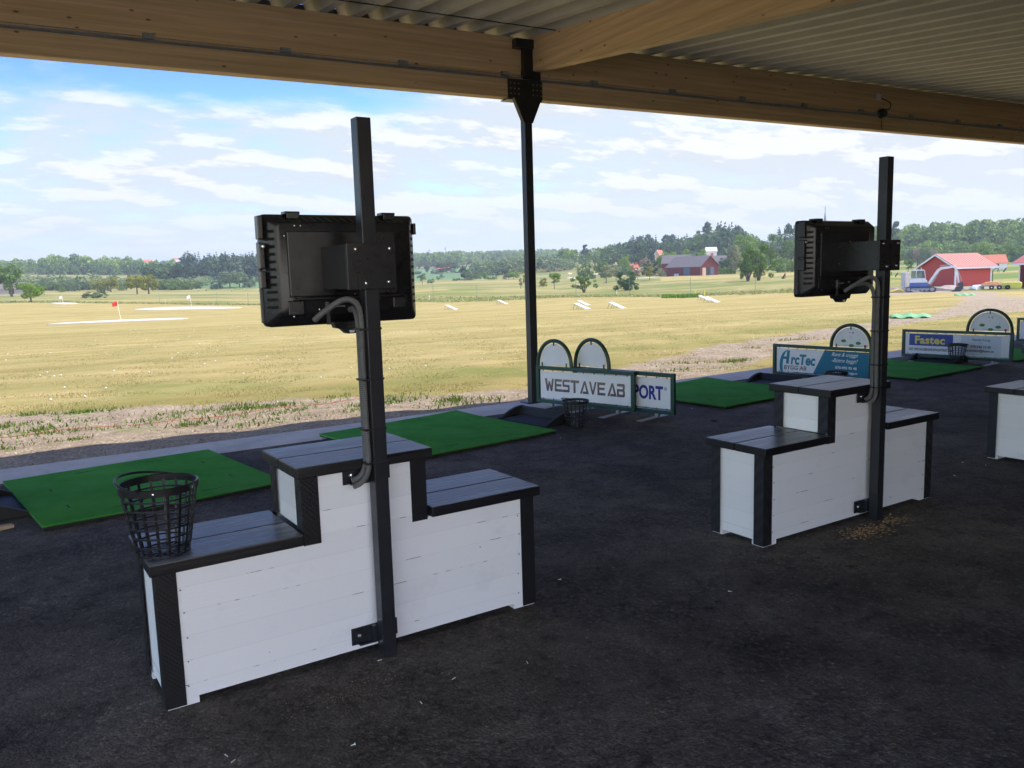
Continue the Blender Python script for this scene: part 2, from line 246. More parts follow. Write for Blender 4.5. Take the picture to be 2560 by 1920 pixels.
class MB:
    def __init__(s): s.v = []; s.f = []; s.mi = []; s.cur = 0
    def add(s, vs, fs):
        b = len(s.v); s.v += [tuple(x) for x in vs]; s.f += [tuple(i+b for i in f) for f in fs]; s.mi += [s.cur]*len(fs); return s
    def box(s, x0, x1, y0, y1, z0, z1):
        return s.add([(x0, y0, z0), (x1, y0, z0), (x1, y1, z0), (x0, y1, z0), (x0, y0, z1), (x1, y0, z1), (x1, y1, z1), (x0, y1, z1)],
                     [(3, 2, 1, 0), (4, 5, 6, 7), (0, 1, 5, 4), (1, 2, 6, 5), (2, 3, 7, 6), (3, 0, 4, 7)])
    def bar(s, a, b, w, h, up=(0, 0, 1)):
        a, b = Vector(a), Vector(b); d = (b-a).normalized(); x = d.cross(Vector(up))
        x = x.normalized() if x.length > 1e-5 else Vector((1, 0, 0)); z = x.cross(d); x = x*w/2; z = z*h/2
        return s.add([a-x-z, a+x-z, a+x+z, a-x+z, b-x-z, b+x-z, b+x+z, b-x+z], [(0, 1, 2, 3), (7, 6, 5, 4), (1, 0, 4, 5), (2, 1, 5, 6), (3, 2, 6, 7), (0, 3, 7, 4)])
    def tube(s, pts, r, n=8, cap=True, closed=False):
        pts = [Vector(p) for p in pts]; rs = r if hasattr(r, '__len__') else [r]*len(pts); b = len(s.v); prev = None; N = len(pts)
        for i, p in enumerate(pts):
            t = ((pts[(i+1) % N]-pts[i-1]) if closed else (pts[min(i+1, N-1)]-pts[max(i-1, 0)])).normalized()
            if prev is None:
                q = t.orthogonal().normalized()
                if abs(t.z) < .9: q = (Vector((0, 0, 1))-t*t.z).normalized()
            else: q = (prev-t*prev.dot(t)).normalized()
            prev = q; w = t.cross(q)
            s.v += [tuple(p+(q*math.cos(2*PI*k/n+PI/n)+w*math.sin(2*PI*k/n+PI/n))*rs[i]) for k in range(n)]
        for i in range(N if closed else N-1):
            j = (i+1) % N; s.f += [(b+i*n+k, b+i*n+(k+1) % n, b+j*n+(k+1) % n, b+j*n+k) for k in range(n)]; s.mi += [s.cur]*n
        if cap and not closed: s.f += [tuple(b+k for k in range(n))[::-1], tuple(b+(N-1)*n+k for k in range(n))]; s.mi += [s.cur]*2
        return s
    def prism(s, poly, a, b, axis='y'):    # polygon in the plane square to the axis, from a to b
        f = {'y': lambda p, t: (p[0], t, p[1]), 'z': lambda p, t: (p[0], p[1], t), 'x': lambda p, t: (t, p[0], p[1])}[axis]; n = len(poly)
        return s.add([f(p, a) for p in poly]+[f(p, b) for p in poly], [tuple(range(n)), tuple(range(2*n-1, n-1, -1))]+[(i, i+n, (i+1) % n+n, (i+1) % n) for i in range(n)])
    def lathe(s, prof, n=20, c=(0, 0, 0)):
        b = len(s.v)
        for r, z in prof: s.v += [(c[0]+r*math.cos(2*PI*k/n), c[1]+r*math.sin(2*PI*k/n), c[2]+z) for k in range(n)]
        for i in range(len(prof)-1): s.f += [(b+i*n+k, b+i*n+(k+1) % n, b+(i+1)*n+(k+1) % n, b+(i+1)*n+k) for k in range(n)]; s.mi += [s.cur]*n
        return s
    def mesh(s, name, mats, smooth=False, bevel=0, fix=True):
        me = bpy.data.meshes.new(name); me.from_pydata(s.v, [], s.f)
        for m in (mats if isinstance(mats, (list, tuple)) else [mats]): me.materials.append(m)
        me.polygons.foreach_set('material_index', s.mi)
        if fix or bevel:
            bm = bmesh.new(); bm.from_mesh(me)
            if fix: bmesh.ops.recalc_face_normals(bm, faces=bm.faces)
            if bevel: bmesh.ops.bevel(bm, geom=[e for e in bm.edges if e.is_manifold and e.calc_face_angle(0) > .6], offset=bevel, segments=2, affect='EDGES', profile=.6)
            bm.to_mesh(me); bm.free()
        if smooth:
            me.polygons.foreach_set('use_smooth', np.ones(len(me.polygons), bool))
            try: me.set_sharp_from_angle(angle=R_(40))
            except Exception: pass
        me.update(); return me
    def build(s, name, mats, parent=None, loc=None, smooth=False, bevel=0, rotz=0): return link(name, s.mesh(name, mats, smooth, bevel), parent, loc, rotz)
def bz(pts, n=8):                        # Catmull-Rom
    P = [Vector(p) for p in pts]; P = [P[0]*2-P[1]]+P+[P[-1]*2-P[-2]]; out = []
    for i in range(1, len(P)-2):
        for k in range(n):
            t = k/n; a, b, c, d = P[i-1:i+3]; out.append(.5*((2*b)+(c-a)*t+(2*a-5*b+4*c-d)*t*t+(3*b-a-3*c+d)*t**3))
    return out+[P[-2]]
def text(s, size, mat, parent, x, z, y, bold=0, shear=0, sx=1, align='LEFT', name='lettering', space=1.0):
    cu = bpy.data.curves.new('t', 'FONT'); cu.body = s; cu.size = size; cu.extrude = .0008; cu.offset = bold; cu.shear = shear; cu.align_x = align; cu.space_character = space; cu.resolution_u = 3
    o = bpy.data.objects.new('t', cu); COL.objects.link(o); bpy.context.view_layer.update()
    me = bpy.data.meshes.new_from_object(o.evaluated_get(bpy.context.evaluated_depsgraph_get())); bpy.data.objects.remove(o)
    me.transform(Matrix.Translation((x, y, z)) @ Matrix.Rotation(PI/2, 4, 'X') @ Matrix.Diagonal((sx, 1, 1, 1))); me.materials.clear(); me.materials.append(mat)
    return link(name, me, parent)
def strokes(mb, segs, w, x, z, h, wd, y0, y1, sh=0):
    for poly in segs: mb.prism([(x+px*wd+sh*pz*h, z+pz*h) for px, pz in poly], y0, y1)
# ================================================================== GROUND
def seg_d(x, y, pts):                    # distance to a polyline in half-widths; pts (x, y, halfwidth)
    best = np.full(x.shape, 9.0)
    for (ax, ay, aw), (bx, by, bw) in zip(pts[:-1], pts[1:]):
        dx, dy = bx-ax, by-ay; t = np.clip(((x-ax)*dx+(y-ay)*dy)/(dx*dx+dy*dy), 0, 1)
        best = np.minimum(best, np.hypot(x-ax-t*dx, y-ay-t*dy)/(aw+t*(bw-aw)))
    return best
def build_ground():
    az = np.concatenate([np.arange(-PI+R_(30), R_(-26)+R_(30), R_(3)), np.arange(R_(-26)+R_(30), R_(27)+R_(30)+.001, R_(.2)), np.arange(R_(30)+R_(30), PI+R_(30)-R_(1), R_(3))])
    rr = np.concatenate([[2.5, 4, 5.5], np.exp(np.arange(math.log(7), math.log(420), .011)), np.exp(np.arange(math.log(425), math.log(8000), .04))])
    A, Rr = np.meshgrid(az, rr); x = (np.sin(A)*Rr).ravel(); y = (np.cos(A)*Rr).ravel()
    z = terr_np(x, y); r = np.hypot(x, y); nz, na = len(rr), len(az)
    z = z + np.where((y > 9.3) & (r < 40), .02*np.sin(x*2.1+y)*np.sin(y*1.7)+.012*np.sin(x*5.3)*np.sin(y*4.1), 0)
    i = np.arange(nz-1)[:, None]*na; j = np.arange(na)[None, :]; j2 = (j+1) % na
    q = np.stack([i+j, i+j2, i+na+j2, i+na+j], -1).reshape(-1, 4)
    q = q[:, ::-1]
    me = mesh_np('ground', np.stack([x, y, z], 1), q, [M['ground']], True)
    a0 = np.arctan2(x, y)
    # range edge distance by image column
    eu = [0, 400, 640, 1100, 1400, 1700, 2000, 2200, 2330]; er = [196, 186, 172, 126, 117, 111, 105, 101, 97]
    ea = [math.atan2(*hdir(u)) for u in eu]; edge = np.interp(a0, ea, er)
    sm = lambda d: np.clip(.5+d, 0, 1)
    mown = sm((edge-r)/6)
    uu = np.interp(a0, TA, TU)
    mown = np.maximum(mown, sm(.5-np.abs(r-305)/60)*(uu > 1650)*.9); mown = np.maximum(mown, sm(.5-np.abs(r-238)/26)*(uu < 1500)*.9); mown = np.maximum(mown, sm(.6-np.abs(r-440)/45)*(uu < 1300)*.8)
    green = np.clip(1.2-np.hypot((uu-1175)/85, (r-232)/14), 0, 1)+np.clip(1.3-np.hypot((uu-1690)/65, (r-(edge+3))/3.2), 0, 1)+np.clip(1.2-np.hypot((uu-1420)/60, (r-240)/30), 0, 1)+np.clip(.55-np.abs(r-edge-5)/14, 0, 1)*1.1
    green = green+np.clip((uu-2100)/200, 0, 1)*np.clip((r-170)/40, 0, 1)*np.clip((620-r)/60, 0, 1)*np.where(np.sin(r*.055+x*.01) > -.2, .85, .25)
    crop = ((r > 560) & (r < 1100) & (uu > 480) & (uu < 1250)).astype(float)
    lush = np.clip(1.15-np.abs(y-(15.6-.55*x*np.clip(1-x/16, 0, 1)))/3.2, 0, 1)*(x < 8)*.9+np.clip(1-np.abs(seg_d(x, y, [(8, 14.5, 2), (20, 19, 3), (34, 23, 3)])-0.0)/1.5, 0, 1)*.6+np.clip(1-np.abs(seg_d(x, y, [(9, 10.2, 1), (17, 12, 2), (32, 16, 3)]))/1.2, 0, 1)*.7
    ytop = np.interp(x, [-30, -4, -.5, 2.9, 5, 6.8, 8.5], [14.5, 14.2, 13.7, 12.3, 11.0, 10.4, 9.9]); 
    soil = np.clip(.5+(ytop-y)*.55, 0, 1)*np.where(y > 8, 1, 0)*(x < 9)
    soil = np.maximum(soil, np.clip(.62+(np.interp(x, [8, 9, 30], [9.9, 9.85, 11.2])-y)*1.2, 0, .9)*(x >= 8)*(y > 8)*(r < 40))
    soil = np.maximum(soil, np.clip(1.25-.6*seg_d(x, y, [(7.4, 9.9, .9), (9.1, 10.75, .8), (11.2, 11.8, .9), (15.3, 14.1, .8), (18.3, 15.2, .7), (27, 18.3, .6), (32.5, 19.6, 1.0), (40, 21.5, 2.2), (50, 23, 3.4), (80, 30, 5)]), 0, 1))
    soil = np.maximum(soil, np.clip(1.2-.6*seg_d(x, y, [(38, 22.3, .7), (52, 31, 1.0), (72, 43, 1.4), (80, 47.5, 1.4)]), 0, 1))
    soil = np.maximum(soil, np.clip(1.2-.6*seg_d(x, y, [(70, 49.5, 1.2), (82, 54, 1.5), (92, 54, 2.5)]), 0, 1)); soil = np.where(r > 100, np.minimum(soil, .8), soil)
    sand = np.clip(1.25-np.hypot((uu-1132)/16, (r-262)/5), 0, 1)+np.clip(1.2-np.hypot((uu-330)/32, (r-405)/14), 0, 1)*.0+np.clip(1.2-np.hypot((uu-1620)/55, (r-345)/7), 0, 1)+np.clip(1.2-seg_d(x, y, [tuple(at(1418, 470).xy)+(2.5,), tuple(at(1446, 430).xy)+(2,), tuple(at(1490, 520).xy)+(2,)]), 0, 1)
    sand = sand+.9*np.clip(1.1-seg_d(x, y, [tuple(at(1420, 560).xy)+(2.5,), tuple(at(1500, 600).xy)+(3,)]), 0, 1)
    for k, v in (('mown', mown), ('green', green), ('crop', crop), ('lush', lush), ('soil', soil), ('sand', sand)):
        at_ = me.attributes.new(k, 'FLOAT', 'POINT'); at_.data.foreach_set('value', np.clip(v, 0, 1).astype(np.float32))
    tag(link('ground', me), kind='structure')
build_ground()
OUT = [(-40, 6.7), (-20, 7.6), (-.325, 8.487), (2.19, 8.603), (5.3, 8.78), (9.675, 9.09), (16, 9.5), (45, 11.3)]
INN = [(x, y-.62) for x, y in OUT]
mb = MB(); mb.prism([(-40, -30), (45, -30)]+INN[::-1], -.3, 0, 'z'); tag(mb.build('asphalt_paving', M['asphalt']), kind='structure')
mb = MB(); mb.prism([(-40, -30), (40, -30), (40, -3.6), (-40, -3.6)], -.2, .004, 'z'); tag(mb.build('bounce_yard', vary('bounce_gravel', (.52, .47, .40), .95, 0, 2, .2, .4, 30)), kind='structure')  # unseen pale ground added behind the camera to bounce sunlight into the shelter
mb = MB(); mb.prism(INN+OUT[::-1], -.25, .004, 'z'); tag(mb.build('concrete_strip', M['concrete'], bevel=.008), kind='structure')
# ================================================================== SHELTER
sh = thing('golf_shelter', 'open timber roofed driving range shelter with pale glulam beams, steel column and ribbed metal roof', 'shelter', (0, 0, 0))
def shear(mb): mb.v = [(x, y, z+.006*(x-5.3)*(1 if z > 1 else 0)) for x, y, z in mb.v]; return mb
CX = [-7.2, 5.335, 17.9, 30.4]
for a, b in zip(CX[:-1], CX[1:]):
    mb = MB(); mb.box(a+.012, b-.012, 8.612, 8.762, 3.65, 4.335); shear(mb).build('front_beam', M['glulam'], sh, bevel=.006)
for x in CX:
    mb = MB(); mb.add([(x+.075, 8.6, 3.963), (x+.2, 8.6, 3.963), (x+.2, -2.5, 2.858), (x+.075, -2.5, 2.858), (x+.075, 8.6, 4.345), (x+.2, 8.6, 4.345), (x+.2, -2.5, 3.28), (x+.075, -2.5, 3.28)],
        [(3, 2, 1, 0), (4, 5, 6, 7), (0, 1, 5, 4), (1, 2, 6, 5), (2, 3, 7, 6), (3, 0, 4, 7)])
    shear(mb).build('rafter', M['rafterwood'], sh, bevel=.005)
    mb = MB(); mb.box(x-.05, x+.05, 8.54, 8.64, 0, 3.42); mb.box(x-.13, x+.13, 8.5, 8.7, .004, .016)
    c = mb.build('column', M['colsteel'], sh, bevel=.004)
    mb = MB(); e = .006*(x-5.3)
    mb.prism([(x-.06, 3.36), (x+.06, 3.36), (x+.19, 3.64+e), (x-.19, 3.64+e)], 8.535, 8.6); mb.box(x-.235, x+.235, 8.585, 8.608, 3.642+e, 3.88+e)
    mb.box(x-.045, x+.085, 8.53, 8.6, 3.88+e, 4.22+e); mb.box(x-.05, x+.2, 8.56, 8.606, 3.86+e, 3.96+e); mb.box(x-.16, x+.17, 8.5, 8.6, 4.2+e, 4.3+e); mb.box(x-.24, x+.24, 8.6, 8.77, 3.628+e, 3.64+e)
    cp = mb.build('connection_plate', M['blacksteel'], c, bevel=.003)
    if abs(x-5.335) < .1:
        mb = MB(); mb.lathe([(.0, -.004), (.007, -.004), (.007, .004)], 8); mb.v = [(p[0], p[2], p[1]) for p in mb.v]; bt = mb.mesh('bolt', M['zinc'])
        for sx in (-1, 1):
            for k in range(3):
                for l in range(3): link('bolt', bt, c, (x+sx*(.1+.055*k), 8.581, 3.69+e+.06*l))
def deck():
    mb = MB(); P = .36; xs = []; x = -9.0
    while x < 33: xs += [(x, 0), (x+.10, 0), (x+.15, .125), (x+.31, .125)]; x += P
    for y in (8.98, 8.0, 4, 0, -2.9): mb.v += [(a, y, 4.343+.096*(y-8.61)+h) for a, h in xs]
    n = len(xs)
    for r in range(4):
        for i in range(n-1): mb.f.append((r*n+i, r*n+i+1, (r+1)*n+i+1, (r+1)*n+i)); mb.mi.append(0)
    o = shear(mb).build('roof_deck', M['deck'], sh); md = o.modifiers.new('s', 'SOLIDIFY'); md.thickness = .004; md.offset = 1
    mb = MB(); mb.box(-9, 33, 8.98, 9.0, 4.37, 4.50); shear(mb).build('eaves_trim', M['colsteel'], sh)
    mb = MB(); mb.bar((-9, 8.02, 4.283), (5.4, 8.02, 4.283), .006, .012); shear(mb).build('roof_seam', M['colsteel'], sh)
deck()
mb = MB()
for dy, dz in ((.0, 0), (.04, 0), (.0, .035), (.02, 0)): mb.tube([(-7, 8.566+dy, 3.862+dz), (33, 8.566+dy, 3.862+dz)], .0035, 5)
x = -3.0
while x < 19: mb.tube([(x, 8.566, 3.9), (x, 8.566, 3.862), (x, 8.608, 3.862)], .0022, 4); x += .12
mb.tube([(-7+.6*i, 8.58+.006*math.sin(i*1.3), 3.872+.005*math.sin(i*2.1)) for i in range(66)], .009, 6)
tr = shear(mb).build('cable_tray', M['galv'], sh)
bm_ = MB(); bm_.box(-.05, .05, -.02, .03, 0, .05); bm_.box(-.03, -.01, -.03, -.02, .01, .04); bm_.box(.01, .03, -.03, -.02, .01, .04); bmesh_ = bm_.mesh('bracket', M['galv'], bevel=.002)
for k in range(20): xx = -3.9+1.28*k; link('bracket', bmesh_, tr, (xx, 8.59, 3.885+.006*(xx-5.3)))
mb = MB(); mb.lathe([(0, 0), (.075, 0), (.075, .05), (.05, .09), (0, .09)], 16); mb.v = [(11.95+a, 8.6-c, 3.90+.04+b) for a, b, c in mb.v]
cam_ = mb.build('wall_device', M['caseblack'], sh, smooth=True)
mb = MB(); mb.tube(bz([(11.95, 8.56, 4.0), (12.1, 8.55, 4.02), (12.13, 8.57, 4.12), (11.9, 8.6, 4.19)]), .008, 6); mb.build('cable', M['caseblack'], cam_); mb = MB(); mb.tube([(11.97, 8.595, 3.86), (11.98, 8.595, 3.70)], .006, 5); mb.build('cable', M['caseblack'], cam_)
mb = MB(); mb.box(11.84, 11.93, 8.585, 8.612, 4.15, 4.24); mb.build('junction_box', M['panel'], cam_, bevel=.004)
mb = MB(); mb.box(2.7, 33, -2.75, -2.6, 0, 3.2); mb.build('back_wall', M['darkred'], sh)
# ================================================================== STEP BENCHES
XL, XTL, XTR, XR, D, ZL, ZR, ZT, T = -.3515, .2148, .8216, 1.3898, .4571, .585, .592, .8588, .046
def make_bench():
    r = thing('step_bench', None, 'bench'); o = .024; oy = .034; zb = .028
    def panel(y0, y1, name):
        mb = MB(); mb.prism([(XL+o+.012, zb), (XR-o-.012, zb), (XR-o-.012, ZR-T-.001), (XTR-o-.012, ZR-T-.001), (XTR-o-.012, ZT-T-.001), (XTL+o+.012, ZT-T-.001), (XTL+o+.012, ZL-T-.001), (XL+o+.012, ZL-T-.001)], y0, y1)
        mb.build(name, M['white'], r)
    panel(oy, oy+.02, 'front_panel'); panel(D-oy-.02, D-oy, 'back_panel')
    for x, z0, z1, s in ((XL+o, zb, ZL-T-.001, 1), (XR-o, zb, ZR-T-.001, -1), (XTL+o, ZL+.001, ZT-T-.001, 1), (XTR-o, ZR+.001, ZT-T-.001, -1)):
        mb = MB(); mb.box(min(x+s*.010, x+s*.0118), max(x+s*.010, x+s*.0118), oy+.001, D-oy-.001, z0, z1); mb.build('side_panel', M['white'], r)
    for x, s, z0, z1 in ((XL+o, 1, .005, ZL-T-.001), (XR-o, -1, .005, ZR-T-.001), (XTL+o, 1, ZL-T-.012, ZT-T-.001), (XTR-o, -1, ZR-T-.012, ZT-T-.001)):
        for y, t in ((oy, 1), (D-oy, -1)):
            mb = MB(); a, b = sorted((x-s*.003, x+s*.072)); c, d = sorted((y-t*.004, y-t*.001)); mb.box(a, b, c, d, z0, z1)
            low = z0 if z0 < .1 else (ZL if s > 0 else ZR)+.001; a, b = sorted((x-s*.003, x)); c, d = sorted((y-t*.001, y+t*.066)); mb.box(a, b, c, d, low, z1)
            mb.build('corner_trim', M['tread'], r, bevel=.001)
    for a, b, z in ((XL, XTL+.012, ZL), (XTR-.012, XR, ZR), (XTL, XTR, ZT)):
        for y0, y1 in ((0, D/2-.0025), (D/2+.0025, D)):
            mb = MB(); mb.box(a, b, y0, y1, z-T, z); mb.build('step_board', M['board'], r, bevel=.005)
    for x in (XL+o+.004, XR-o-.119):
        for y in (oy+.002, D-oy-.082):
            mb = MB(); mb.box(x, x+.115, y, y+.08, 0, .0265); mb.build('foot', M['white'], r)
    mb = MB(); mb.lathe([(0, .0012), (.003, .001), (.0038, 0)], 8); mb.v = [(p[0], -p[2], p[1]) for p in mb.v]; sc = mb.mesh('screw_head', M['exgrey'])
    for k in range(5):
        for x in (XL+o+.088, XR-o-.088):
            if k*.0965+.075 < ZL-T-.02: link('screw_head', sc, r, (x+.006*math.sin(k*5+x*9), oy, .075+.0965*k+.006*math.sin(k*3)))
    return r
bench = make_bench(); B2 = dup(bench); B3 = dup(bench)
for b, (x, y, a), l in ((bench, (.6496, 3.1721, 2.81), 'white stepped wooden bench with black tops, nearest, with a wire basket on its left step'), (B2, (3.8425, 3.1879, 2.49), 'white stepped wooden bench with grey worn tops behind the second black post, sawdust beside it'), (B3, (6.99, 3.30, 2.4), 'white stepped bench cut off by the right edge of the photo')):
    b.location = (x, y, 0); b.rotation_euler = (0, 0, R_(a)); tag(b, l, group='stepped benches under the shelter')
# ================================================================== POSTS
def make_post():
    r = thing('mounting_post', None, 'post')
    mb = MB(); mb.box(-.03, .03, -.03, .03, 0, 2.222); mb.build('pole', M['blacksteel'], r, bevel=.003)
    for z in (.085, .785):
        mb = MB(); mb.box(-.137, .075, .0535, .0595, z-.034, z+.04); mb.box(-.05, -.03, .03, .0535, z-.034, z+.04); mb.box(-.11, .03, .0305, .0535, z-.034, z-.028)
        b = mb.build('wall_bracket', M['blacksteel'], r, bevel=.002)
        mb = MB(); mb.lathe([(0, .009), (.009, .007), (.012, 0)], 10); mb.v = [(a-.1, .0535-c, z+.003+b_) for a, b_, c in mb.v]; mb.build('bolt', M['zinc'], b, smooth=True)
    mb = MB(); mb.box(-.105, .105, -.042, -.032, 1.553, 1.735); mb.box(-.105, -.099, -.032, .235, 1.556, 1.732); mb.box(.099, .105, -.032, .235, 1.556, 1.732)
    pl = mb.build('mounting_plate', M['caseblack'], r, bevel=.002)
    for x, z in ((-.068, 1.712), (.078, 1.714), (-.03, 1.578), (.068, 1.581)):
        mb = MB(); mb.lathe([(0, .008), (.006, .0065), (.0085, 0)], 10); mb.v = [(a+x, -.042-c, z+b_) for a, b_, c in mb.v]; mb.build('bolt', M['zinc'], pl, smooth=True)
    for x, z in ((-.068, 1.69), (.005, 1.712), (.005, 1.69), (.075, 1.69), (-.068, 1.643), (-.045, 1.643), (.055, 1.643), (.077, 1.643), (-.062, 1.6), (.008, 1.6), (-.062, 1.578), (.01, 1.578), (.078, 1.6)):
        mb = MB(); mb.lathe([(0, .0006), (.0055, .0006), (.0055, 0)], 10); q = len(mb.v)-30; mb.v[q:] = [(p[0]+x, -.042-p[2], p[1]+z) for p in mb.v[q:]]; mb.build('screw_hole', M['slot'], pl)
    def conduit(pts, rad):
        P = bz(pts, 14); out = []; acc = 0
        L = [0]
        for a, b in zip(P, P[1:]): L.append(L[-1]+(b-a).length)
        n = int(L[-1]/.0042); k = 0
        for i in range(n+1):
            s = L[-1]*i/n
            while k < len(P)-2 and L[k+1] < s: k += 1
            out.append(P[k].lerp(P[k+1], (s-L[k])/max(1e-6, L[k+1]-L[k])))
        mb = MB(); mb.tube(out, [rad if i % 2 else rad*.86 for i in range(len(out))], 10); mb.build('conduit', M['conduit'], r, smooth=True)
    conduit([(-.19, .13, 1.435), (-.155, .08, 1.475), (-.10, .03, 1.515), (-.055, .01, 1.50), (-.042, .0, 1.44), (-.044, 0, 1.3), (-.045, -.004, 1.0), (-.044, -.006, .86), (-.055, -.01, .80), (-.085, -.012, .768), (-.118, -.012, .757)], .0128)
    conduit([(-.052, .06, 1.50), (-.056, .035, 1.46), (-.0585, -.018, 1.40), (-.0585, -.022, 1.2), (-.059, -.026, .9), (-.064, -.032, .83), (-.088, -.034, .787), (-.115, -.034, .774)], .0118) if False else conduit([(-.02, .16, 1.47), (-.036, .07, 1.47), (-.0445, .026, 1.40), (-.0445, .024, 1.2), (-.0445, .022, .9), (-.05, .018, .83), (-.075, .014, .79), (-.112, .014, .776)], .0125)
    for z in (1.395, 1.19, .985, .845):
        mb = MB(); mb.box(-.0605, .0325, -.0325, -.0305, z-.004, z+.004); mb.box(-.0625, -.0585, -.0325, .034, z-.004, z+.004); mb.box(-.0605, .0325, .0315, .0335, z-.004, z+.004); mb.box(.0305, .0325, -.031, .032, z-.004, z+.004); mb.build('cable_tie', M['tie'], r)
    return r
post = make_post(); post.location = (1.203, 3.172, 0); post.rotation_euler = (0, 0, R_(2.8)); P2 = dup(post); P2.location = (4.484, 3.178, 0); P2.rotation_euler = (0, 0, R_(2.5))
tag(post, 'tall black square steel post with grey conduit bolted to the nearest stepped bench', group='posts beside the benches'); tag(P2, 'tall black square steel post with grey conduit at the second bench, sawdust at its foot', group='posts beside the benches')
# ================================================================== MONITORS
def rrect(x0, x1, z0, z1, r, n=4):
    out = []
    for cx, cz, a in ((x1-r, z0+r, -90), (x1-r, z1-r, 0), (x0+r, z1-r, 90), (x0+r, z0+r, 180)):
        out += [(cx+r*math.cos(R_(a+90*k/n)), cz+r*math.sin(R_(a+90*k/n))) for k in range(n+1)]
    return out
def loft(mb, loops):
    b = len(mb.v); n = len(loops[0][0])
    for poly, y in loops: mb.v += [(x, y, z) for x, z in poly]
    for i in range(len(loops)-1): mb.f += [(b+i*n+k, b+i*n+(k+1) % n, b+(i+1)*n+(k+1) % n, b+(i+1)*n+k) for k in range(n)]; mb.mi += [mb.cur]*n
    mb.f += [tuple(b+k for k in range(n)), tuple(b+(len(loops)-1)*n+k for k in range(n))]; mb.mi += [mb.cur]*2
def make_monitor():
    r = thing('rugged_monitor', None, 'monitor'); W, Hh = .345, .233
    mb = MB(); loft(mb, [(rrect(-W, W, -Hh, Hh, .022), .085), (rrect(-W, W, -Hh, Hh, .022), .04), (rrect(-W+.004, W-.004, -Hh+.004, Hh-.004, .022), .033), (rrect(-W+.046, W-.046, -Hh+.05, Hh-.035, .018), -.028), (rrect(-W+.054, W-.054, -Hh+.057, Hh-.042, .016), -.032)])
    mb.build('case', M['caseblack'], r, smooth=True)
    mb = MB(); mb.box(-.26, .22, -.046, -.0315, -.11, .16); mb.prism([(-.245, -.125), (.235, -.125), (.235, -.112), (-.245, -.112)], -.043, -.031); mb.prism([(-.27, -.185), (-.2, -.185), (-.2, -.125), (-.27, -.125)], -.040, -.031); mb.prism([(.2, -.175), (.265, -.175), (.265, -.125), (.2, -.125)], -.040, -.031); mb.build('back_panel', M['caseblack'], r, bevel=.005)
    for sx in (-1, 1):
        mb = MB()
        for k in range(11):
            z = -.155+.031*k; a, b = .012, -.026
            p = lambda t: (sx*(W-.004-t*.042), .033+t*(-.061))
            (x0, y0), (x1, y1) = p(.12), p(.86); mb.add([(x0, y0-.0015, z), (x1, y1-.0015, z), (x1, y1-.0015, z+.012), (x0, y0-.0015, z+.012), (x0, y0+.004, z), (x1, y1+.004, z), (x1, y1+.004, z+.012), (x0, y0+.004, z+.012)], [(3, 2, 1, 0), (4, 5, 6, 7), (0, 1, 5, 4), (1, 2, 6, 5), (2, 3, 7, 6), (3, 0, 4, 7)])
        mb.build('vent', M['slot'], r)
    mb = MB()
    for k in range(17): x = -.27+.033*k; mb.bar((x, .012, .217), (x+.014, -.022, .2), .006, .004)
    mb.build('top_rib', M['caserib'], r)
    for x in (-.215, .215): mb = MB(); mb.box(x-.032, x+.032, .005, .06, Hh-.002, Hh+.011); mb.box(x-.026, x+.026, .0, .005, Hh-.02, Hh+.006); mb.build('top_clip', M['caseblack'], r, bevel=.003)
    for z0, z1 in ((.15, .245), (.03, .135), (-.05, .02)): mb = MB(); mb.box(-W-.017, -W+.004, .0, .05, z0-.02, z1-.02); mb.build('side_latch', M['caseblack'], r, bevel=.004)
    mb = MB(); mb.box(W-.003, W+.009, .02, .06, .15, .2); mb.build('side_latch', M['caseblack'], r, bevel=.003)
    mb = MB(); mb.box(-W-.009, -W+.002, .05, .075, -.215, .12); mb.build('front_bezel', M['caserib'], r, bevel=.003)
    mb = MB(); mb.lathe([(0, .012), (.008, .01), (.0095, 0)], 12); mb.v = [(a-W-.002, -.002-c, .10+b) for a, b, c in mb.v]; mb.build('lock_knob', M['zinc'], r, smooth=True)
    mb = MB(); mb.prism([(-.075, -.222), (.085, -.222), (.07, -.255), (.045, -.255), (.028, -.276), (-.012, -.276), (-.035, -.255), (-.062, -.25)], -.02, .03); mb.build('lower_clasp', M['caseblack'], r, bevel=.003)
    mb = MB(); mb.prism([(-.006, -.262), (.022, -.262), (.016, -.272), (0, -.272)], -.0205, .0305); mb.build('clasp_hole', M['panel'], r)
    for x, z in ((-.09, .066), (-.085, -.035), (-.2, .181), (-.225, .181), (.02, .1), (-.14, -.165), (.03, -.165), (.13, -.13), (.02, -.105), (-.27, .14), (-.25, -.19)):
        mb = MB(); mb.lathe([(0, .003), (.0038, .002), (.0045, 0)], 8); q = len(mb.v)-24; mb.v[q:] = [(p[0]+x, -.0462-p[2], p[1]+z) for p in mb.v[q:]]; mb.build('screw', M['zinc'], r)
    mb = MB(); mb.lathe([(0, .03), (.012, .03), (.014, .0), (.014, -.02), (0, -.02)], 12, (-.105, -.048, -.165)); mb.box(-.112, -.098, -.055, -.045, -.23, -.18); mb.build('connector', M['caserib'], r, smooth=True)
    mb = MB(); mb.box(-.16, .12, -.0365, -.0318, -.186, -.135); mb.build('port_plate', M['slot'], r)
    text('MAX POWER', .008, M['palep'], r, -.07, -.158, -.0372, name='port_text'); text('USB 2', .008, M['palep'], r, .02, -.152, -.0372, name='port_text'); return r
mon = make_monitor(); mon.location = (1.205, 3.452, 1.638); mon.rotation_euler = (0, 0, R_(1.5)); MO2 = dup(mon); MO2.location = (4.452, 3.452, 1.636); MO2.rotation_euler = (0, 0, R_(2.5))
tag(mon, 'black rugged monitor seen from behind on the nearest post', group='rugged monitors on the posts'); tag(MO2, 'black rugged monitor seen from behind on the second post, in front of the far wood', group='rugged monitors on the posts')
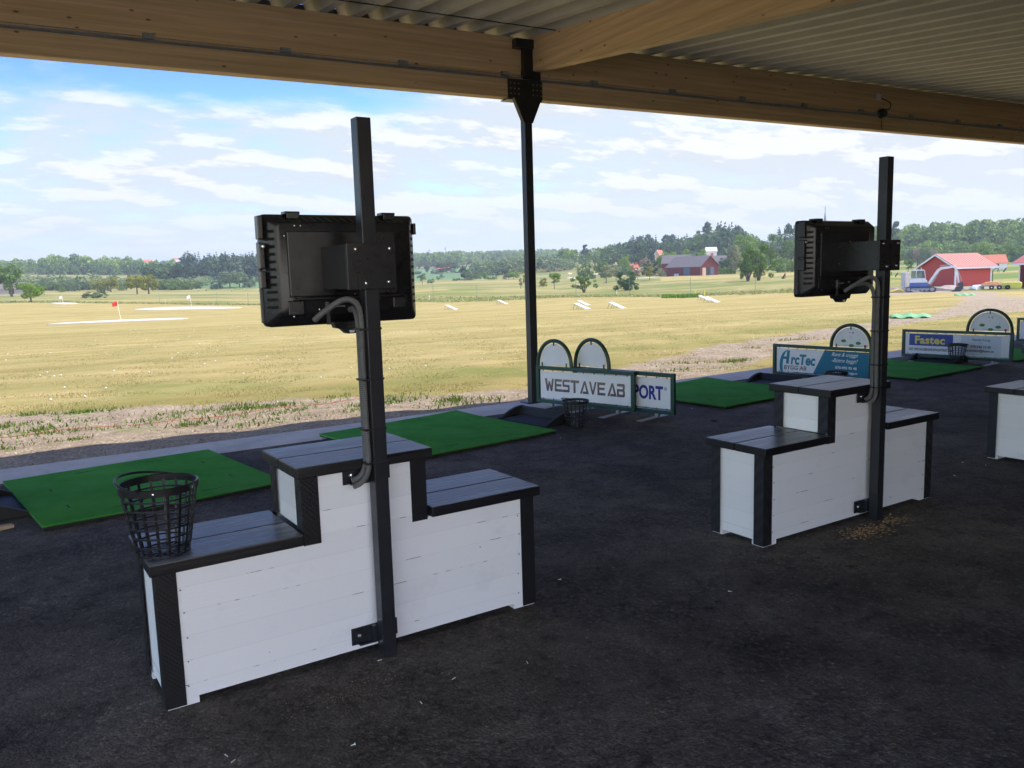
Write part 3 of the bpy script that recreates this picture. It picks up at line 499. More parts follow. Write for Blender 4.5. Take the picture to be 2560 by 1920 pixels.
# ================================================================== MATS, TRAYS, BASKETS, DIVIDERS
def make_mat(x, y, a, w, d, label):      # x, y: the near left corner
    r = thing('golf_mat', label, 'mat', (x, y, 0), R_(a), 'green hitting mats along the tee line')
    n = 22; mb = MB(); sx = random.random()*6
    def h(i, j):
        u, v = i/n, j/n; e = min(u, 1-u, v, 1-v); return .034+.004*math.sin(u*5+sx)*math.sin(v*4+sx)+(.016*max(0, 1-math.hypot(u-1, v-1)/.22) if w > 1.7 else 0)
    for j in range(n+1):
        for i in range(n+1): mb.v.append((w*i/n, d*j/n, h(i, j)))
    N = n+1; mb.f += [(j*N+i, j*N+i+1, (j+1)*N+i+1, (j+1)*N+i) for j in range(n) for i in range(n)]; mb.mi += [0]*n*n
    ring = [(i, 0) for i in range(n)]+[(n, j) for j in range(n)]+[(i, n) for i in range(n, 0, -1)]+[(0, j) for j in range(n, 0, -1)]; b = len(mb.v)
    mb.v += [(w*i/n, d*j/n, h(i, j)-.012) for i, j in ring]; k = len(ring); mb.f += [(ring[q][1]*N+ring[q][0], b+q, b+(q+1) % k, ring[(q+1) % k][1]*N+ring[(q+1) % k][0]) for q in range(k)]; mb.mi += [0]*k
    mb.build('turf', M['turf'], r, smooth=False)
    mb = MB(); mb.prism([(.006, .006), (w-.006, .006), (w-.006, d-.006), (.006, d-.006)], .0, .024, 'z'); mb.build('rubber_base', M['rubber'], r)
    for u, v, l, ax in ((.14, .25, .09, 1), (.14, .62, .09, 1), (.86, .3, .09, 1), (.86, .68, .09, 1), (.33, .1, .16, 0), (.7, .1, .16, 0), (.35, .9, .16, 0), (.68, .9, .16, 0)):
        z = h(u*n, v*n)+.0012; ddx, ddy = ((.006, l/2) if ax else (l/2, .005)); mb = MB(); mb.box(w*u-ddx, w*u+ddx, d*v-ddy, d*v+ddy, z-.004, z); mb.build('slit', M['slot'], r)
make_mat(-.035, 6.12, 8.6, 1.68, 1.71, 'green hitting mat at the left edge behind the nearest basket')
make_mat(2.75, 6.49, 9.6, 1.745, 1.69, 'green hitting mat behind the nearest bench, left of the steel column')
make_mat(6.744, 6.72, 7.5, 1.80, 1.72, 'green hitting mat between the paired sign boards and the second bench')
make_mat(10.313, 6.72, 5.9, 1.86, 1.72, 'green hitting mat in front of the blue and yellow signboard')
make_mat(13.3, 7.0, 5, 1.8, 1.72, 'green hitting mat farthest right, mostly hidden by the blue and yellow signboard')
def make_tray():
    w, d = .36, .78; r = thing('ball_tray', None, 'tray'); mb = MB()
    prof = [(0, .012)]+[(w*t, .012+.105*math.sin(PI/2*min(1, t*1.12))**1.1) for t in [i/10 for i in range(1, 11)]]
    for y in (0, d-.045): mb.prism([(0, 0)]+prof+[(w, 0)], y, y+.045)
    mb.prism([(0, 0), (w, 0), (w, .113), (w-.05, .113), (w-.075, .03), (0, .008)], .045, d-.045); mb.build('tray_body', M['rubber'], r, smooth=True, bevel=.004); return r
tray0 = make_tray(); trs = [((4.55, 7.09), 10, 1, 'black rubber ball tray right of the mat beside the steel column'), ((8.62, 7.36), 8, 1, 'black rubber ball tray under the teal and white signboard'), ((12.46, 7.48), 7, 1, 'black rubber ball tray under the blue and yellow signboard'), ((-.07, 6.62), 8.6, -1, 'black rubber ball tray at the left edge beside the first mat')]
for i, ((x, y), a, s, l) in enumerate(trs):
    t = tray0 if i == 0 else dup(tray0); t.location = (x, y, 0); t.rotation_euler = (0, 0, R_(a)); t.scale = (s, 1, 1); tag(t, l, group='black ball trays beside the mats')
def make_basket():
    r = thing('ball_basket', None, 'basket'); h, r0, r1 = .262, .098, .148; rad = lambda z: r0+(r1-r0)*(z/h)**.9; mb = MB(); n = 18
    for k in range(n):
        a = 2*PI*k/n; c, s = math.cos(a), math.sin(a); t = (-s, c)
        for z0, z1 in [(i*h/6, (i+1)*h/6) for i in range(6)]:
            w0 = .0052; q = []
            for z in (z0, z1):
                R = rad(z)
                for dr, dt in ((-.0015, -w0), (.002, -w0), (.002, w0), (-.0015, w0)): q.append((c*(R+dr)+t[0]*dt, s*(R+dr)+t[1]*dt, z))
            mb.add(q, [(0, 1, 5, 4), (1, 2, 6, 5), (2, 3, 7, 6), (3, 0, 4, 7)])
    for z in [.006+.0365*i for i in range(7)]: R = rad(z); mb.lathe([(R-.002, z-.0035), (R+.003, z-.0035), (R+.003, z+.0035), (R-.002, z+.0035), (R-.002, z-.0035)], 36)
    for k in range(9): a = PI*k/9; mb.bar((r0*math.cos(a), r0*math.sin(a), .006), (-r0*math.cos(a), -r0*math.sin(a), .006), .006, .004)
    mb.lathe([(.04, .003), (.045, .003), (.045, .009), (.04, .009), (.04, .003)], 20); mb.build('basket_body', M['basket'], r)
    mb = MB(); mb.lathe([(r1-.003, h-.016), (r1+.004, h-.016), (r1+.0055, h+.01), (r1+.002, h+.012), (r1-.003, h+.01), (r1-.003, h-.016)], 40); rm = mb.build('rim', M['basket'], r, smooth=True)
    mb = MB(); mb.tube([((r1+.006)*math.cos(R_(a)), (r1+.012)*math.sin(R_(a)), h+.004+.030*math.sin(R_(a))) for a in range(0, 181, 9)], .0048, 8); mb.build('handle', M['basket'], r, smooth=True)
    mb = MB()
    for a in (20, 100, 200, 262, 300): mb.lathe([(0, .004), (.004, .003), (.0048, 0)], 8, (0, 0, 0)); q = len(mb.v)-24; c, s = math.cos(R_(a)), math.sin(R_(a)); mb.v[q:] = [(c*(r1+.004+p[2])-s*p[0], s*(r1+.004+p[2])+c*p[0], h-.004+p[1]) for p in mb.v[q:]]
    mb.build('rivet', M['zinc'], rm); return r
bk = make_basket()
for i, (p, a, l) in enumerate((((.372, 3.30, .5855), 55, 'black wire ball basket standing on the left step of the nearest bench'), ((4.85, 6.98, 0), 75, 'black wire ball basket on the paving before the brown lettered board'), ((8.62, 6.72, 0), 130, 'black wire ball basket half hidden behind the second bench, before the teal signboard'), ((12.50, 7.52, .036), 120, 'black wire ball basket on the mat before the blue and yellow signboard'))):
    b = bk if i == 0 else dup(bk); b.location = p; b.rotation_euler = (0, 0, R_(a)); b.scale = (.93, .93, 1); tag(b, l, group='ball baskets')
def make_board(p0, p1, z0, z1, s0, s1, zt, label, left_arch, name='bay_divider', r_=.022):
    p0, p1 = Vector(p0), Vector(p1); d = p1-p0; L = d.xy.length; r = thing(name, label, 'sign board', (p0.x, p0.y, 0), math.atan2(d.y, d.x), 'sign boards dividing the bays')
    mb = MB(); a = z0+r_; b = z1-r_
    for q in (((0, 0, a), (L, 0, a)), ((0, 0, b), (L, 0, b))): mb.bar(q[0], q[1], r_*2, r_*2)
    for x in (r_, L-r_): mb.bar((x, 0, z0), (x, 0, z1), r_*2.02, r_*2.02, (0, 1, 0))
    mb.build('frame', M['gframe'], r, bevel=.006)
    c = (s0+s1)/2; hw = (s1-s0)/2-r_; hz = zt-r_-z1; pts = [(c-hw, 0, z1-.01)]+[(c-hw*math.cos(t), 0, z1+hz*math.sin(t)**.92) for t in [PI*k/24 for k in range(25)]]+[(c+hw, 0, z1-.01)]
    mb = MB(); mb.tube(pts, r_*1.05, 8); ar = mb.build('arch', M['gframe'], r, smooth=True)
    ii = [(c-(hw-.035)*math.cos(t), z1+.012+(hz-.045)*math.sin(t)**.92) for t in [PI*k/24 for k in range(25)]]
    mb = MB(); mb.prism(ii, -.003, .003); mb.build('arch_panel', M['panel'], r)
    mb = MB()
    for x, z, zz in ((c, z1+hz, z1+hz-.06), (c-hw*.72, z1-.005, z1+.045), (c+hw*.72, z1-.005, z1+.045)): mb.bar((x, -.006, z), (x, -.006, zz), .014, .012, (0, 1, 0))
    mb.build('clip', M['gframe'], ar)
    mb = MB(); mb.box(r_*2+.012, L-r_*2-.012, -.003, .003, z0+r_*2+.014, z1-r_*2-.014); mb.build('sign_panel', M['panel'], r)
    k = int(L/.14); mb = MB(); mb.bar((0, 0, -.012), (0, 0, .012), .008, .01, (0, 1, 0)); lc = mb.mesh('lacing', M['gframe'])
    for i in range(k):
        x = .1+(L-.2)*i/(k-1); link('lacing', lc, r, (x, 0, z1-r_*2-.008)); link('lacing', lc, r, (x, 0, z0+r_*2+.008))
    for x in (.16*L, .84*L): mb = MB(); mb.box(x-.038, x+.038, -.34, .16, .0, .006); mb.box(x-.02, x+.02, -.02, .02, .006, z0+.005); mb.build('foot_plate', M['footplate'], r)
    return r, L
z5 = lambda x, y: (1300+x/4.424, 800+y/4.424); z3 = lambda x, y: (2200+x/6.144, 740+y/6.144); z7 = lambda x, y: (1860+x/3.16, 740+y/3.16)
bw, L = make_board(G(*z5(195, 905), .04), G(*z5(1275, 1015), .04), .04, .488, 0, .545, .817, 'green framed white board with large brown capitals beside the steel column', 1)
def west(r):
    mb = MB(); t = .2
    Wl = [[(0, 1), (.2, 1), (.36, 0), (.2, 0)], [(.2, 0), (.36, 0), (.56, .72), (.45, .82)], [(.45, .82), (.56, .72), (.78, 0), (.64, 0)], [(.64, 0), (.8, 0), (1, 1), (.82, 1)]]
    E_ = [[(0, 0), (.2, 0), (.2, 1), (0, 1)], [(.2, .8), (1, .8), (1.05, 1), (.2, 1)], [(.2, .42), (.9, .42), (.95, .6), (.2, .6)], [(.2, 0), (1.0, 0), (1.05, .2), (.2, .2)]]
    S_ = [[(.2, .82), (1, .82), (1.05, 1), (.15, 1)], [(.0, .55), (.2, .55), (.2, .85), (.15, 1), (0, .88)], [(0, .55), (.05, .42), (.9, .42), (.95, .6), (.2, .6)], [(.78, .15), (.95, .1), (.98, .5), (.9, .6), (.78, .5)], [(-.1, 0), (.85, 0), (.98, .12), (.85, .2), (-.02, .2)]]
    T_ = [[(0, .8), (1.15, .8), (1.2, 1), (0, 1)], [(.42, 0), (.66, 0), (.66, .8), (.42, .8)]]
    A_ = [[(-.12, 0), (.1, 0), (.62, 1), (.46, 1)], [(.46, 1), (.62, 1), (1.08, 0), (.86, 0)], [(.24, 0), (.86, 0), (.78, .19), (.33, .19)]]
    V_ = [[(0, 1), (.2, 1), (.58, 0), (.42, 0)], [(.42, 0), (.58, 0), (1.02, 1), (.82, 1)]]
    B_ = [[(0, .8), (.9, .8), (1, .9), (.92, 1), (.06, 1)], [(0, .42), (.95, .42), (.95, .6), (0, .6)], [(.76, .55), (.95, .5), (1, .85), (.95, .95), (.78, .85)], [(.8, .1), (1, .12), (1, .4), (.95, .5), (.8, .5)], [(0, 0), (.9, 0), (1, .1), (.95, .2), (0, .2)], [(0, 0), (.2, 0), (.2, .6), (0, .6)]]
    def put(s, x, wd, gap, hs):
        for ch in s:
            if ch == ' ': x += hs; continue
            [strokes(mb, dict(W=Wl, E=E_, S=S_, T=T_, A=A_, V=V_, B=B_)[ch], t, x+o_, .19, .15, wd*(1.3 if ch == 'W' else 1), -.0045-abs(o_)*.02-o_*.01, -.0032, .0) for o_ in (-.003, .003)]; x += wd*(1.3 if ch == 'W' else 1)+gap
        return x
    put('WEST AVE AB', .128, .1, .0175, .03); mb.build('lettering', M['brown'], r)
west(bw)
bp, L = make_board(G(*z5(600, 925), .04), G(*z5(1715, 1055), .04), .04, .49, .005, .55, .836, 'green framed board with blue lettering, partly hidden behind the brown lettered board', 1)
text('SPORT', .205, M['navy'], bp, 1.26, .195, -.0045, .007, 0, .76, 'RIGHT'); text('®', .05, M['navy'], bp, 1.275, .30, -.0045)
ba, L = make_board(Vector((9.25, 8.285, 0)), Vector((9.47, 6.82, 0)), .045, .49, .87, 1.475, .815, 'green framed teal and white signboard of a building firm with a domed top', 0)
mb = MB(); z0, z1 = .099, .437; xa, xb = .63, .80; mb.prism([(xa, z0), (L-.055, z0), (L-.055, z1), (xb, z1)], -.0042, -.0032); mb.build('teal_field', M['tealdeep'], ba)
mb = MB(); pts = [(.105+.0+.13*(1-math.cos(t)), .195+.21*math.sin(t)) for t in [R_(a) for a in range(-42, 91, 6)]]
for i in range(len(pts)-1):
    t = i/(len(pts)-1); w = .02+.03*math.sin(PI*min(1, t*1.0+.15)); (x0, a0), (x1, a1) = pts[i], pts[i+1]; mb.prism([(x0, a0), (x0+w, a0-.006*t), (x1+w, a1-.006*t), (x1, a1)], -.0046, -.0034)
mb.prism([(.205, .215), (.25, .215), (.27, .405), (.225, .405)], -.0046, -.0035); mb.prism([(.14, .28), (.25, .28), (.25, .315), (.14, .315)], -.0046, -.0036); mb.build('lettering', M['teal'], ba)
text('rcTec', .20, M['teal'], ba, .28, .215, -.0045, .007, .12, .80); text('BYGG AB', .082, M['ink'], ba, .17, .135, -.0045, .0005, .12, 1.05)
text('Rent & snyggt', .072, M['whitep'], ba, .90, .365, -.0052, 0, .45, .92, 'LEFT'); text('-Bättre byggt!', .072, M['whitep'], ba, .90, .285, -.0052, 0, .45, .92); text('070-490 90 48', .052, M['whitep'], ba, .96, .195, -.0052, .0006); text('www.arctecbygg.se', .046, M['whitep'], ba, .92, .135, -.0052, .0006)
bf, L = make_board(Vector((12.56, 8.5, 0)), Vector((12.86, 6.86, 0)), .045, .495, .985, 1.662, .856, 'green framed signboard with blue panel and yellow lettering, right of the second post', 0)
mb = MB(); mb.prism([(.115, .235), (.80, .235), (.80, .425), (.115, .425)], -.0042, -.0032); mb.build('blue_panel', M['bluep'], bf); mb = MB(); mb.prism([(.92, .12), (1.50, .12), (1.50, .42), (.92, .42)], -.0042, -.0032); mb.build('grey_panel', M['palep'], bf)
text('Fastec', .175, M['yellowp'], bf, .20, .27, -.0052, .0055, 0, 1.02, space=1.06); text('DET SPECIALISERADE BYGGFÖRETAGET', .055, M['ink'], bf, .115, .155, -.0045, .0012, 0, .72)
text('Harald Kling', .055, M['ink'], bf, 1.21, .345, -.0052, .0, 0, .95, 'CENTER'); text('—', .05, M['ink'], bf, 1.21, .30, -.0052, 0, 0, 1, 'CENTER'); text('070-248 10 08', .052, M['ink'], bf, 1.21, .235, -.0052, .001, 0, .95, 'CENTER'); text('harald.kling@fastec.se', .05, M['ink'], bf, 1.19, .175, -.0052, .001, 0, .95, 'CENTER')
def dome_print(r, c, z, w):
    for dx, dz in ((-.33, .13), (.36, .09), (.04, .03)): mb = MB(); mb.prism([(c+dx*w+.12*w*math.cos(R_(a)), z+dz*w*2+.035*w*2*math.sin(R_(a))) for a in range(0, 360, 20)], -.0042, -.0032); mb.build('green_oval', M['greenp'], r)
    mb = MB(); mb.prism([(c+.62*w, z+.01), (c+.74*w, z+.01), (c+.74*w, z+.03), (c+.62*w, z+.03)], -.0042, -.0032); mb.build('red_mark', M['redp'], r)
    mb = MB()
    for dx, dz, a, b in ((-.07, .31, .05, .02), (.06, .32, .09, .012), (.06, .295, .07, .01), (-.02, .235, .03, .01), (.02, .2, .03, .012), (-.4, .2, .03, .008), (.4, .17, .04, .008), (-.3, .035, .5, .006), (.15, .02, .4, .006), (.27, .06, .04, .02)): mb.prism([(c+dx*w, z+dz*w*2), (c+(dx+a)*w, z+dz*w*2), (c+(dx+a)*w, z+(dz+b)*w*2), (c+dx*w, z+(dz+b)*w*2)], -.0042, -.0032)
    mb.build('small_print', M['ink'], r)
dome_print(ba, 1.17, .50, .30); dome_print(bf, 1.325, .51, .33)
bl, L = make_board(Vector((16.25, 8.62, 0)), Vector((16.5, 7.15, 0)), .045, .49, .87, 1.45, .82, 'green framed board at the right edge of the photo, seen as a dark strip', 0)
# ================================================================== RANGE FURNITURE
def circle(u, r, rx, ry, label):
    p = at(u, r); dx, dy = hdir(u); mb = MB(); n = 40; pts = []
    for k in range(n):
        a = 2*PI*k/n; q = 1+.06*math.sin(a*3+u)+.04*math.sin(a*5); X = rx*math.cos(a)*q; Y = ry*math.sin(a)*q; x = p.x+dy*X+dx*Y; y = p.y-dx*X+dy*Y; pts.append((x, y, terr(x, y)+.06))
    mb.v = [(p.x, p.y, p.z+.22)]+[(p.x+(a-p.x)*.8, p.y+(b-p.y)*.8, c+.10) for a, b, c in pts]+pts+[(a, b, c-.3) for a, b, c in pts]
    mb.f = [(0, 1+k, 1+(k+1) % n) for k in range(n)]+[(1+j*n+k, 1+(j+1)*n+k, 1+(j+1)*n+(k+1) % n, 1+j*n+(k+1) % n) for k in range(n) for j in range(2)]; mb.mi = [0]*len(mb.f)
    tag(mb.build('target_circle', M['gravel'], smooth=True), label, 'target', 'gravel target circles')
M['faded'] = vary('faded_white', (.52, .50, .48), .7)
M['gravel'] = vary('white_gravel', (.50, .45, .38), .95, 0, 3, .12, .4, 20)
circle(300, 103, 7.2, 4.6, 'large pale gravel circle with the red flag'); circle(468, 151, 8.6, 5.8, 'pale gravel circle with the pale blue flag'); circle(157, 188, 2.4, 3.0, 'small pale gravel patch far left beyond the red flag')
def flag(u, r, h, mat, label, lean=.12):
    p = at(u, r); o = thing('golf_flag', label, 'flag', (p.x, p.y, p.z+.1)); mb = MB(); mb.tube([(0, 0, 0), (-lean*.6, 0, h*.5), (-lean, 0, h)], .028, 6); mb.build('flag_pole', M['polewood'], o)
    mb = MB(); dx, dy = hdir(u)
    for i in range(5): mb.v += [(-lean-dy*.13*i, dx*.13*i*.9+.05*math.sin(i*1.4), h-.02-.10*i*.5), (-lean-dy*.13*i, dx*.13*i*.9+.06*math.sin(i*1.4+.4), h-.55-.03*i)]
    mb.f = [(2*i, 2*i+1, 2*i+3, 2*i+2) for i in range(4)]; mb.mi = [0]*4; f = mb.build('flag_cloth', mat, o); md = f.modifiers.new('s', 'SOLIDIFY'); md.thickness = .01
flag(295, 103, 2.25, M['flagred'], 'red flag leaning on a pale pole in a gravel circle', .25); flag(475, 151, 2.2, M['flagwhite'], 'pale blue flag on a pole in the farther gravel circle', .2); flag(154, 188, 1.5, M['polewood'], 'small marker flag in the far left gravel patch')
def make_target():
    r = thing('target_board', None, 'target'); mb = MB(); mb.bar((-.55, 0, .52), (.55, 0, .04), .8, .05, (0, 1, 0))
    mb = MB(); mb.prism([(-.56, .50), (.56, .02), (.575, .06), (-.545, .545)], -.42, .42); mb.build('target_face', M['faded'], r, bevel=.01)
    for y in (-.36, .36):
        mb = MB(); mb.bar((-.48, y, .45), (-.66, y, 0), .03, .03); mb.build('leg', M['exgrey'], r); mb = MB(); mb.bar((-.02, y, .26), (-.2, y, 0), .025, .025); mb.build('leg', M['exgrey'], r)
    mb = MB(); mb.box(.5, .72, -.45, .45, .0, .05); mb.build('ground_lip', M['plastic_white'], r, bevel=.01); return r
tg = make_target()
for i, (u, v, a, l) in enumerate(((1124, 774, -25, 'white tilted target board farthest left, just right of the near monitor'), (1253, 760, -28, 'white tilted target board left of the steel column'), (1456, 763, -36, 'white tilted target board, rear one of the pair right of the column'), (1452, 773, -36, 'white tilted target board, front one of the pair right of the column'), (1540, 771, -38, 'white tilted target board standing alone in front of the barn'), (1761, 751, -42, 'white tilted target board, left one of the pair nearest the second monitor'), (1779, 756, -44, 'white tilted target board, right one of the pair nearest the second monitor'))):
    lo, hi = 30, 140
    for _ in range(40):
        m = (lo+hi)/2; p = at(u, m); k = (960-v)/FPX
        if zat(p.x, p.y, v) < p.z: hi = m
        else: lo = m
    t = tg if i == 0 else dup(tg); p = at(u, lo); t.location = (p.x, p.y, p.z+.02); t.rotation_euler = (0, 0, R_(a-22)); t.scale = (.95, 1.1, .95); tag(t, l, group='tilted target boards on the range')
def make_pole(h, r, mat, name):
    mb = MB(); mb.tube([(0, 0, -.2), (0, 0, h)], r, 6); mb.box(-r*1.4, r*1.4, -r*1.4, r*1.4, h, h+.02); return mb.mesh(name, mat)
pm = make_pole(2.45, .03, M['postgreen'], 'net_post')
for u, r, k in ((395, 192, 'left of the pale blue flag'), (539, 184, 'right of the pale blue flag'), (617, 178, 'close to the left edge of the near monitor'), (1081, 131, 'beside the white stake right of the near monitor'), (1191, 124, 'before the green mound'), (1310, 119, 'just left of the steel column'), (1439, 116, 'in front of the open branched bush'), (1573, 114, 'in front of the dark round bush'), (1726, 111, 'before the brown red barn'), (1889, 107, 'before the two trees on the fairway'), (2000, 104, 'next to the second monitor')):
    p = at(u, r); tag(link('net_post', pm, None, p), 'thin grey post at the range edge '+k, 'post', 'thin posts along the edge of the range')
sm_ = make_pole(.75, .05, M['stake'], 'marker_stake'); sy = make_pole(.8, .05, M['stakey'], 'marker_stake')
for u, r, m, k in ((409, 205, sm_, 'short white stake near the pale blue flag'), (1071, 138, sm_, 'short white stake just right of the near monitor'), (1541, 140, sm_, 'white stake left of the dark round bush'), (1739, 108, sy, 'short yellow stake on the bright grass patch, left one'), (1762, 108, sy, 'short yellow stake on the bright grass patch, right one')):
    p = at(u, r); tag(link('marker_stake', m, None, p), k, 'stake', 'marker stakes')
bmb = bmesh.new(); bmesh.ops.create_icosphere(bmb, subdivisions=1, radius=.0225); bme = bpy.data.meshes.new('golf_ball'); bmb.to_mesh(bme); bmb.free(); bme.materials.append(M['ball']); bme.polygons.foreach_set('use_smooth', np.ones(len(bme.polygons), bool))
n = 0
while n < 75:
    u = random.uniform(-20, 2200) if random.random() < .5 else random.uniform(-20, 760); r = 15*math.exp(random.random()*1.5); p = at(u, r)
    if p.y < 12.5+.0*p.x or random.random() > 1.0: continue
    n += 1; tag(link('golf_ball', bme, None, (p.x, p.y, p.z+.022)), 'white golf ball lying in the short grass of the range', 'golf ball', 'golf balls on the range')
def tarp(u, v0, w, d, label):
    lo, hi = 10, 140
    for _ in range(40):
        m = (lo+hi)/2; p = at(u, m)
        if zat(p.x, p.y, v0) < p.z: hi = m
        else: lo = m
    p = at(u, lo); dx, dy = hdir(u); n = 10; mb = MB()
    for j in range(n+1):
        for i in range(n+1):
            a, b = i/n-.5, j/n-.5; X = a*w*(1-.25*abs(b)); Y = b*d; x = p.x+dy*X+dx*Y; y = p.y-dx*X+dy*Y; e = max(0, .5-max(abs(a), abs(b)))
            mb.v.append((x, y, terr(x, y)+.03+.15*d/3*e*(1+.5*math.sin(i*2.1+j))+.04*math.sin(i*1.7)))
    N = n+1; mb.f = [(j*N+i, j*N+i+1, (j+1)*N+i+1, (j+1)*N+i) for j in range(n) for i in range(n)]; mb.mi = [0]*len(mb.f)
    o = mb.build('green_tarp', M['tarp'], smooth=True); md = o.modifiers.new('s', 'SOLIDIFY'); md.thickness = .02; tag(o, label, 'tarp', 'green sheets on the dirt')
tarp(2282, 791, 1.55, 3.4, 'bright green sheet on the dirt track right of the second post'); tarp(2416, 737, 1.7, 4.5, 'small green sheet lying on the dirt before the red shed')
# ================================================================== SHED, EXCAVATOR, YARD
M['seamred'] = vary('dark_red_seam', (.36, .09, .065), .6)
def frame_at(u, r):
    p = at(u, r); dx, dy = hdir(u); return p, Vector((dx, dy, 0)), Vector((dy, -dx, 0))
def gable_house(name, label, cat, p, ang, w, l, h, rh, wall, roof, over=.35, trimm=None, openings=(), stripes=0, group=None, chimney=None, dirty=None, t=.12):
    # local x along the ridge (length l), y across (width w)
    r = thing(name, label, cat, p, ang, group); mb = MB(); mb.prism([(-w/2, -1.0), (w/2, -1.0), (w/2, h), (0, h+rh), (-w/2, h)], -l/2, l/2, 'x'); wo = mb.build('wall', wall, r)
    mb = MB(); sl = rh/(w/2); ey = w/2+over; ez = h-over*sl
    for s in (-1, 1): mb.add([(-l/2-over, 0, h+rh+.02), (l/2+over, 0, h+rh+.02), (l/2+over, s*ey, ez+.02), (-l/2-over, s*ey, ez+.02), (-l/2-over, 0, h+rh+t), (l/2+over, 0, h+rh+t), (l/2+over, s*ey, ez+t), (-l/2-over, s*ey, ez+t)], [(0, 1, 2, 3), (7, 6, 5, 4), (0, 4, 5, 1), (1, 5, 6, 2), (2, 6, 7, 3), (3, 7, 4, 0)])
    ro = mb.build('roof', roof, r)
    if stripes:
        mb = MB(); k = int((l+2*over)/stripes)
        for i in range(k+1):
            x = -l/2-over+.02+(l+2*over-.04)*i/k
            for s in (-1, 1): mb.bar((x, 0, h+rh+t+.02), (x, s*ey, ez+t+.02), .045, .05)
        mb.build('roof_seam', M['seamred'], ro)
    if trimm:
        mb = MB()
        for x in (-l/2-over-.012, l/2+over+.012):
            for s in (-1, 1): mb.bar((x, 0, h+rh-.02), (x, s*ey, ez-.02), .03, .2, (0, 0, 1))
        for s in (-1, 1): mb.box(-l/2-over, l/2+over, min(s*ey, s*(ey+.02)), max(s*ey, s*(ey+.02)), ez-.12, ez+.08)
        mb.build('fascia', trimm, ro)
        mb = MB()
        for x in (-l/2, l/2):
            for y in (-w/2, w/2): mb.box(x-.03 if x < 0 else x-.13, x+.13 if x < 0 else x+.03, y-.03 if y < 0 else y-.13, y+.13 if y < 0 else y+.03, -.6, h-.05)
        mb.build('corner_board', trimm, wo)
    for nm, face, c, z0, ww, hh, mat in openings:     # face: 0 = -y, 1 = +y, 2 = -x, 3 = +x
        mb = MB(); q = .05
        def pr(m_, a, b, c0, c1, o):
            if face == 0: m_.box(a, b, -w/2-o, -w/2+.02, c0, c1)
            elif face == 1: m_.box(a, b, w/2-.02, w/2+o, c0, c1)
            elif face == 2: m_.box(-l/2-o, -l/2+.02, a, b, c0, c1)
            else: m_.box(l/2-.02, l/2+o, a, b, c0, c1)
        if nm == 'window':
            pr(mb, c-ww/2-.1, c+ww/2+.1, z0-.1, z0+hh+.1, .03); wn = mb.build('window', trimm or M['trim'], r); m2 = MB(); pr(m2, c-ww/2, c+ww/2, z0, z0+hh, .045); m2.build('pane', mat, wn)
        else: pr(mb, c-ww/2, c+ww/2, z0, z0+hh, .05); mb.build(nm, mat, r)
    if chimney: x, s = chimney; mb = MB(); mb.box(x-s/2, x+s/2, -s/2, s/2, h+rh-.3, h+rh+s*1.3); mb.build('chimney', M['tileroof'], ro)
    return r
pA, vd, rd = frame_at(2390, 110); lw = (vd+rd).normalized(); gw = (vd-rd).normalized(); Wd, Ln = 5.3, 5.3
c = pA+lw*Ln/2+gw*Wd/2; c.z = pA.z-.05
shed = gable_house('red_shed', 'bright red wooden shed with pale red metal roof and white corner boards', 'shed', c, math.atan2(lw.y, lw.x), Wd, Ln, 2.45, 1.35, M['redwall'], M['redroof'], .5, M['trim'], stripes=.42)
mb = MB(); x = Ln/2+.12; y = -Wd/2-.1; mb.tube([(x+.38, y-.35, 2.2), (x+.3, y-.25, 2.05), (x, y, 1.8), (x, y, 0)], .05, 6); mb.build('downpipe', M['exdark'], shed)
